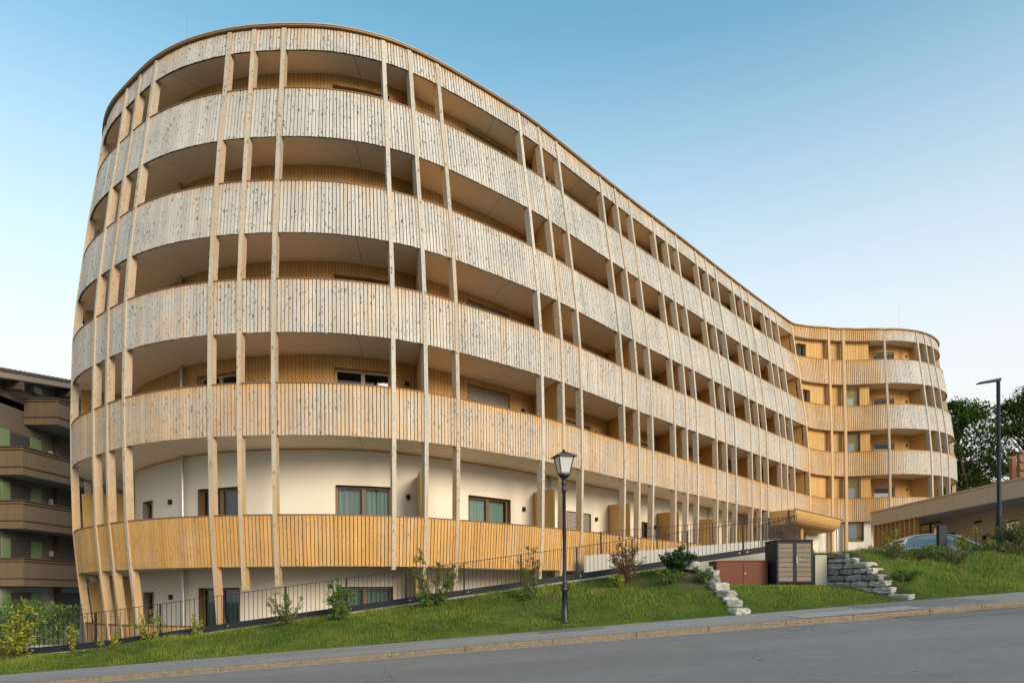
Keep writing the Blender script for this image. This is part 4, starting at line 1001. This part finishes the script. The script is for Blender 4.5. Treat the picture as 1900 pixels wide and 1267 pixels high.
# ------------------------------------------------------------------ shrubs and trees
def leaf(mb, c, n, up, L, W_, tone):
    a = n * (L * .5); b = up * (W_ * .5)
    i = [mb.vert(p, tone) for p in (c - a, c - a * .1 + b, c + a, c - a * .1 - b)]
    mb.face(i, [(0, 0), (1, 0), (1, 1), (0, 1)])
def rv(): 
    while True:
        v = Vector((U(-1, 1), U(-1, 1), U(-1, 1)))
        if .05 < v.length < 1: return v
def shrub(name, label, cat, base, h, rad, nst, nleaf, lsize, mat, spread=1.0, bare=.15, sag=.0, group=None, tilt=(0, 0), crown=.5, twigr=.008):
    """several upright stems with side twigs, leaves set along the twigs"""
    T = thing(name, label, cat, base, group or {'shrub': 'shrubs planted on the lawn and the bank', 'sapling': 'thin yellow-leaved saplings', 'wild_plant': 'wild plants on the grassy bank'}.get(name)); st = MB(); lf = MB(); tw = []
    b = Vector(base)
    for i in range(nst):
        a = U(0, 2*PI); r = rad * math.sqrt(R()) * .95; hh = h * U(.6, 1.0) * (1 - .3 * (r / rad) ** 2)
        p0 = b + Vector((math.cos(a) * r * .2, math.sin(a) * r * .2, -.05)); p3 = b + Vector((math.cos(a) * r * spread + tilt[0], math.sin(a) * r * spread + tilt[1], hh))
        pm = p0.lerp(p3, .5) + Vector((math.cos(a), math.sin(a), 0)) * (-.1 * r) + rv() * .05 * h
        pts = [(p0.lerp(pm, t)).lerp(pm.lerp(p3, t), t) for t in (0, .25, .5, .75, 1)]
        st.tube(pts, [twigr * 1.6, twigr * 1.4, twigr * 1.1, twigr * .8, twigr * .4], 5, cap=False)
        for q in range(6):
            t = U(bare, 1); p = (p0.lerp(pm, t)).lerp(pm.lerp(p3, t), t); d = (Vector((math.cos(a + U(-1.6, 1.6)), math.sin(a + U(-1.6, 1.6)), U(.1, 1.0)))).normalized() * rad * U(.25, .6) * (1.15 - t * .6)
            e = p + d; e.z -= sag * d.length; st.tube([p, p.lerp(e, .5) + rv() * .02, e], [twigr * .7, twigr * .5, twigr * .25], 4, cap=False); tw.append((p, e))
        tw.append((pts[2], pts[4]))
    for i in range(int(nleaf * 1.7)):
        p, e = random.choice(tw); t = U(.1, 1.05); c = p.lerp(e, t) + rv() * lsize * .9
        n = rv().normalized(); n.z -= sag * .6; n.normalize(); up = n.cross(rv()).normalized()
        tone = min(1, max(0, .25 + .5 * (c.z - b.z) / h + U(-.35, .35))) if False else U(0, 1) ** 1.3
        leaf(lf, c, n, up, lsize * U(.6, 1.3), lsize * U(.35, .62), tone)
    st.build('stems', M['twig'], T); lf.build('foliage', M[mat], T); return T
zf_ = lambda x, y: zl(x, y)
def S(x, y): return (x, y, zl(x, y))
shrub('shrub', 'tall loose yellow-green shrub at the far left of the lawn', 'shrub', S(-11.9, 16.2), 1.6, .8, 10, 560, .105, 'lf_yellow', sag=.4)
shrub('shrub', 'leafy green bush behind the yellow-green shrub at the picture edge', 'shrub', (-14.0, 18.8, -2.0), 1.9, .9, 10, 1300, .10, 'lf_green')
shrub('sapling', 'small yellow sapling in front of the dark hedge', 'plant', S(-10.85, 16.75), .8, .16, 4, 130, .075, 'lf_yellow', sag=.5)
shrub('sapling', 'low yellow seedling at the railing post left of the hotel corner', 'plant', S(-9.95, 16.9), .5, .32, 6, 150, .07, 'lf_yellow', sag=.4)
shrub('sapling', 'bushy yellow sapling before the tilted corner posts', 'plant', S(-9.15, 17.25), 1.0, .38, 8, 330, .07, 'lf_yellow', sag=.5)
shrub('sapling', 'slim yellow sapling before the pale plaster door', 'plant', S(-8.05, 17.45), .8, .15, 4, 130, .075, 'lf_yellow', sag=.5)
shrub('shrub', 'sparse brownish shrub on the lawn before the lower teal window', 'shrub', S(-5.6, 16.9), 1.05, .5, 13, 900, .045, 'lf_olive', spread=1.2)
shrub('shrub', 'dense bright green shrub with drooping leaves on the lawn', 'shrub', S(-4.35, 17.2), 1.25, .42, 11, 1100, .07, 'lf_green', sag=.7)
shrub('shrub', 'tall airy olive shrub with arching twigs against the orange balcony front', 'shrub', S(-2.0, 17.55), 1.5, .75, 16, 1300, .055, 'lf_olive', spread=1.1)
shrub('shrub', 'low dense green plant at the foot of the airy olive shrub', 'plant', S(-2.0, 17.35), .45, .42, 9, 600, .07, 'lf_green')
shrub('shrub', 'narrow upright reddish shrub left of the black lantern', 'shrub', S(.45, 17.6), 1.35, .36, 14, 1000, .045, 'lf_olive', spread=.9)
shrub('shrub', 'small blue-green perennial under the narrow reddish shrub', 'plant', S(.35, 17.3), .35, .45, 10, 500, .06, 'lf_green')
shrub('shrub', 'brown autumnal shrub with dry leaves right of the black lantern', 'shrub', S(3.0, 17.95), 1.25, .55, 24, 1500, .05, 'lf_brown', spread=1.0)
shrub('shrub', 'little yellow-green plant at the foot of the brown shrub', 'plant', S(2.7, 17.5), .42, .26, 6, 170, .07, 'lf_yellow', sag=.3)
shrub('shrub', 'tiny yellow plant by the base of the lantern pole', 'plant', S(1.5, 17.6), .3, .22, 5, 90, .06, 'lf_yellow', sag=.3)
shrub('shrub', 'dense dark green evergreen bush on the earth mound', 'shrub', S(4.35, 17.75), .62, .48, 18, 1500, .085, 'lf_dark', spread=1.1)
shrub('shrub', 'low bright green herb beside the evergreen bush', 'plant', S(4.0, 17.15), .4, .35, 8, 420, .06, 'lf_green')
shrub('shrub', 'green herb tuft growing over the stepped stones', 'plant', S(4.75, 16.9), .4, .38, 9, 480, .05, 'lf_green')
SR = lambda x, y: (x, y, zr(x, y))
shrub('shrub', 'large rounded dark bush with bare lower twigs at the tall street light', 'shrub', SR(14.35, 19.3), 1.05, .62, 34, 1900, .065, 'lf_olive', spread=1.15, bare=.45)
shrub('sapling', 'thin yellow-leaved sapling right of the dark slab post', 'plant', SR(13.1, 19.8), .75, .3, 5, 130, .10, 'lf_yellow')
shrub('sapling', 'wispy yellow sapling with few leaves before the timber fins', 'plant', SR(11.2, 20.2), 1.1, .18, 4, 90, .09, 'lf_yellow')
shrub('sapling', 'thin pale sapling between street light and yellow sapling', 'plant', SR(13.9, 20.4), 1.3, .2, 3, 60, .08, 'lf_yellow')
for i, (x, y, h, r, mt, lab) in enumerate([(9.9, 18.2, .3, .5, 'lf_olive', 'tangled olive weeds at the top of the bank near the stone wall'), (10.8, 18.0, .26, .6, 'lf_green', 'green weeds on the bank below the parked car'), (11.6, 18.4, .26, .5, 'lf_olive', 'dry olive weeds on the bank below the dark slab post'), (12.9, 18.9, .42, .5, 'lf_green', 'low green weeds right of the dark slab post'), (13.6, 18.5, .4, .5, 'lf_olive', 'thin olive weeds before the large rounded bush'), (10.2, 17.3, .36, .6, 'lf_green', 'low green weeds halfway down the bank'), (9.35, 16.9, .34, .4, 'lf_olive', 'olive weeds on the earth beside the stone wall'), (11.3, 17.5, .42, .6, 'lf_olive', 'wide tangle of olive weeds in the middle of the bank'), (9.15, 15.9, .26, .32, 'lf_green', 'small green weeds at the foot of the stone wall on the bank side')]):
    shrub('wild_plant', lab, 'plant', SR(x, y), h, r, 16, 700, .05, mt, spread=1.2)
T = shrub('flowering_plant', 'small violet-flowered plant at the top of the bank beside the car', 'plant', SR(10.3, 19.6), .3, .35, 9, 260, .06, 'lf_green'); mb = MB()
for i in range(60):
    c = Vector(SR(10.3, 19.6)) + Vector((U(-.4, .4), U(-.25, .25), U(.15, .34))); n = rv().normalized(); leaf(mb, c, n, n.cross(rv()).normalized(), .05, .04, R())
mb.build('flowers', M['petal'], T)
shrub('shrub', 'small dark shrub standing on top of the concrete wall end', 'plant', (7.85, 18.2, 1.0), .35, .2, 4, 60, .08, 'lf_olive')
# hedge behind the railing on the left
T = thing('hedge', 'dark green clipped hedge behind the railing left of the hotel', 'hedge', (-15.0, 22.0, -2.4)); lf = MB(); st = MB()
for i in range(7500):
    x = U(-19.5, -14.0); top = -.15 + .16 * math.sin(x * 3.1) + .12 * math.sin(x * 7.3); y = U(21.2, 22.6); z = -2.3 + (top + 2.3) * R() ** .6
    if x > -15.4: y += (x + 15.4) * -.2
    c = Vector((x, y, z)) + rv() * .08; n = rv().normalized(); leaf(lf, c, n, n.cross(rv()).normalized(), U(.07, .14), U(.04, .07), R() ** 1.5)
for i in range(26):
    x = -19.3 + i * .2; st.tube([(x, 21.9, -2.5), (x + U(-.2, .2), 21.9 + U(-.3, .3), -.6)], [.02, .008], 5)
st.build('stems', M['twig'], T); lf.build('foliage', M['lf_green'], T)
mb = MB(); mb.box(-22, -13.2, 20.2, 20.5, -2.5, -1.42); mb.box(-22, -13.2, 20.16, 20.54, -1.417, -1.36)
tag(mb.build('garden_wall', M['concrete'], None), 'low beige garden wall behind the railing in front of the dark hedge', 'wall')

def tree(label, base, h, rad, nclump, seed, mats, bias=0):
    global random
    rnd = random.Random(seed); T = thing('broadleaf_tree', label, 'tree', base, 'trees behind the hotel'); b = Vector(base); tk = MB()
    sway = [Vector((rnd.uniform(-.4, .4), rnd.uniform(-.4, .4), 0)) * t for t in (0, .4, .8, 1, 1)]
    pts = [b + Vector((0, 0, h * t)) + s for t, s in zip((0, .25, .5, .75, .95), sway)]
    tk.tube(pts, [h * .022, h * .018, h * .013, h * .008, h * .003], 9)
    lf = MB(); lt = MB()
    for i in range(nclump):
        t = rnd.uniform(.12, 1.0); k = min(3, int(t / .2375)); ax = pts[k].lerp(pts[k + 1], min(1, (t * .95 - (0, .25, .5, .75)[k]) / .25)) if k < 4 else pts[-1]
        prof = math.sin(PI * min(1, (t * .86 + .12))) ** .6; r = rad * prof * math.sqrt(rnd.uniform(.12, 1)) * rnd.uniform(.75, 1.12); a = rnd.uniform(0, 2 * PI)
        c = ax + Vector((math.cos(a) * r, math.sin(a) * r, rnd.uniform(-.2, .9) + r * .12)); cr = rnd.uniform(.55, 1.25)
        if i % 2 == 0: st = ax - Vector((0, 0, r * .35)); tk.tube([st, st.lerp(c, .5) + Vector((0, 0, .25)), c], [h * .005, h * .003, .012], 5, cap=False)
        for j in range(int(95 * cr)):
            p = c + Vector((rnd.gauss(0, .48), rnd.gauss(0, .48), rnd.gauss(0, .23))) * cr
            n = Vector((rnd.uniform(-1, 1), rnd.uniform(-1, 1), rnd.uniform(-.9, .3))).normalized(); up = n.cross(Vector((rnd.uniform(-.4, .4), rnd.uniform(-.4, .4), 1))).normalized()
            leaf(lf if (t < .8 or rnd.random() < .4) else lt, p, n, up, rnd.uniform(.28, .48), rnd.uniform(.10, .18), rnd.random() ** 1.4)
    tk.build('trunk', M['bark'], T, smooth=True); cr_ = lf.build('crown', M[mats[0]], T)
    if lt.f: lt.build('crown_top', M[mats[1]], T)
tree('leafy ash tree with a bright green top just right of the hotel end', (36.5, 55, -.5), 16.6, 4.2, 210, 3, ('lf_tree', 'lf_treetop'))
tree('tall dark ash tree behind the street light at the right edge', (44.5, 58, -.5), 18.6, 5.8, 300, 5, ('lf_tree', 'lf_tree'))
tree('shadowy tree filling the gap between the two ash trees', (40.5, 62, -.5), 12.5, 4.6, 200, 9, ('lf_tree', 'lf_tree'))
tree('dark tree close behind the rounded end of the hotel', (37.5, 64, -.5), 14, 4.0, 150, 12, ('lf_tree', 'lf_tree'))

# timber pergola on the slope at the right edge
M['redwood'] = wood('reddish_timber', (.24, .105, .055), (.25, .14, .09), pitch=.2, knots=.3, weather=.2, contrast=.6)
T = thing('pergola', 'reddish timber frame structure above the pavilion roof at the right edge', 'pergola', (34.5, 46, 4))
for x, y in ((34.3, 46), (34.9, 47.5), (36.6, 46), (37.6, 47.5)):
    mb = MB(); mb.box(x - .14, x + .14, y - .14, y + .14, 3.5, 9.34); mb.build('post', M['redwood'], T)
mb = MB()
for z in (9.35, 8.75, 8.2, 7.7): mb.box(34.1, 38, 45.7, 45.85, z, z + .16); mb.box(34.75, 39, 47.66, 47.8, z, z + .16)
mb.build('cross_beams', M['redwood'], T)

# ------------------------------------------------------------------ light, sky, camera
sc = bpy.context.scene
EL, AZ = math.radians(20), math.radians(142)      # low sun behind the photographer's right shoulder
w = bpy.data.worlds.new('World'); sc.world = w; w.use_nodes = True; nt = w.node_tree
bg = nt.nodes['Background']; sky = nt.nodes.new('ShaderNodeTexSky'); sky.sky_type = 'NISHITA'; sky.sun_disc = False
sky.sun_elevation = EL; sky.sun_rotation = AZ; sky.altitude = 1000; sky.air_density = 1.3; sky.dust_density = 2.0; sky.ozone_density = 0.3
# evening haze: the clear blue overhead pales to white towards the horizon
tc = nt.nodes.new('ShaderNodeTexCoord'); sx = nt.nodes.new('ShaderNodeSeparateXYZ'); nt.links.new(tc.outputs['Generated'], sx.inputs[0])
mr = nt.nodes.new('ShaderNodeMapRange'); mr.interpolation_type = 'SMOOTHSTEP'; nt.links.new(sx.outputs[2], mr.inputs[0])
for i, v in enumerate((.10, .76, 1.0, 0.0)): mr.inputs[i + 1].default_value = v
tint = nt.nodes.new('ShaderNodeMix'); tint.data_type = 'RGBA'; tint.blend_type = 'MULTIPLY'; tint.inputs[0].default_value = 1
nt.links.new(sky.outputs[0], tint.inputs[6]); 
zr2 = nt.nodes.new('ShaderNodeMapRange'); nt.links.new(sx.outputs[2], zr2.inputs[0])
for i, v in enumerate((.1, .62, 0.0, 1.0)): zr2.inputs[i + 1].default_value = v
tz2 = nt.nodes.new('ShaderNodeMix'); tz2.data_type = 'RGBA'; nt.links.new(zr2.outputs[0], tz2.inputs[0]); tz2.inputs[6].default_value = (.85, .92, .88, 1); tz2.inputs[7].default_value = (.25, .57, .58, 1)
nt.links.new(tz2.outputs[2], tint.inputs[7])
hz = nt.nodes.new('ShaderNodeMix'); hz.data_type = 'RGBA'; nt.links.new(mr.outputs[0], hz.inputs[0]); nt.links.new(tint.outputs[2], hz.inputs[6]); hz.inputs[7].default_value = (2.2, 2.12, 2.08, 1)
nt.links.new(hz.outputs[2], bg.inputs[0]); bg.inputs[1].default_value = .15
l = bpy.data.lights.new('sun', 'SUN'); l.energy = 1.3; l.angle = math.radians(26); l.color = (1, .82, .61)
so = bpy.data.objects.new('sun', l); C.objects.link(so)
sd_ = Vector((math.sin(AZ) * math.cos(EL), math.cos(AZ) * math.cos(EL), math.sin(EL)))
so.rotation_euler = sd_.to_track_quat('Z', 'Y').to_euler(); so.location = sd_ * 60
cam = bpy.data.cameras.new('camera'); co = bpy.data.objects.new('camera', cam); C.objects.link(co)
cam.sensor_width = 36; cam.lens = 1267 / 1900 * 36; cam.shift_y = (1105.4 - 633.5) / 1900; cam.clip_end = 5000
co.matrix_world = Matrix.Rotation(PI/2, 4, 'X') @ Matrix.Rotation(-.007, 4, 'Z')
sc.camera = co
sc.view_settings.view_transform = 'Standard'; sc.view_settings.look = 'None'; sc.view_settings.gamma = 1; sc.view_settings.use_curve_mapping = False
sc.view_settings.exposure = 1.55
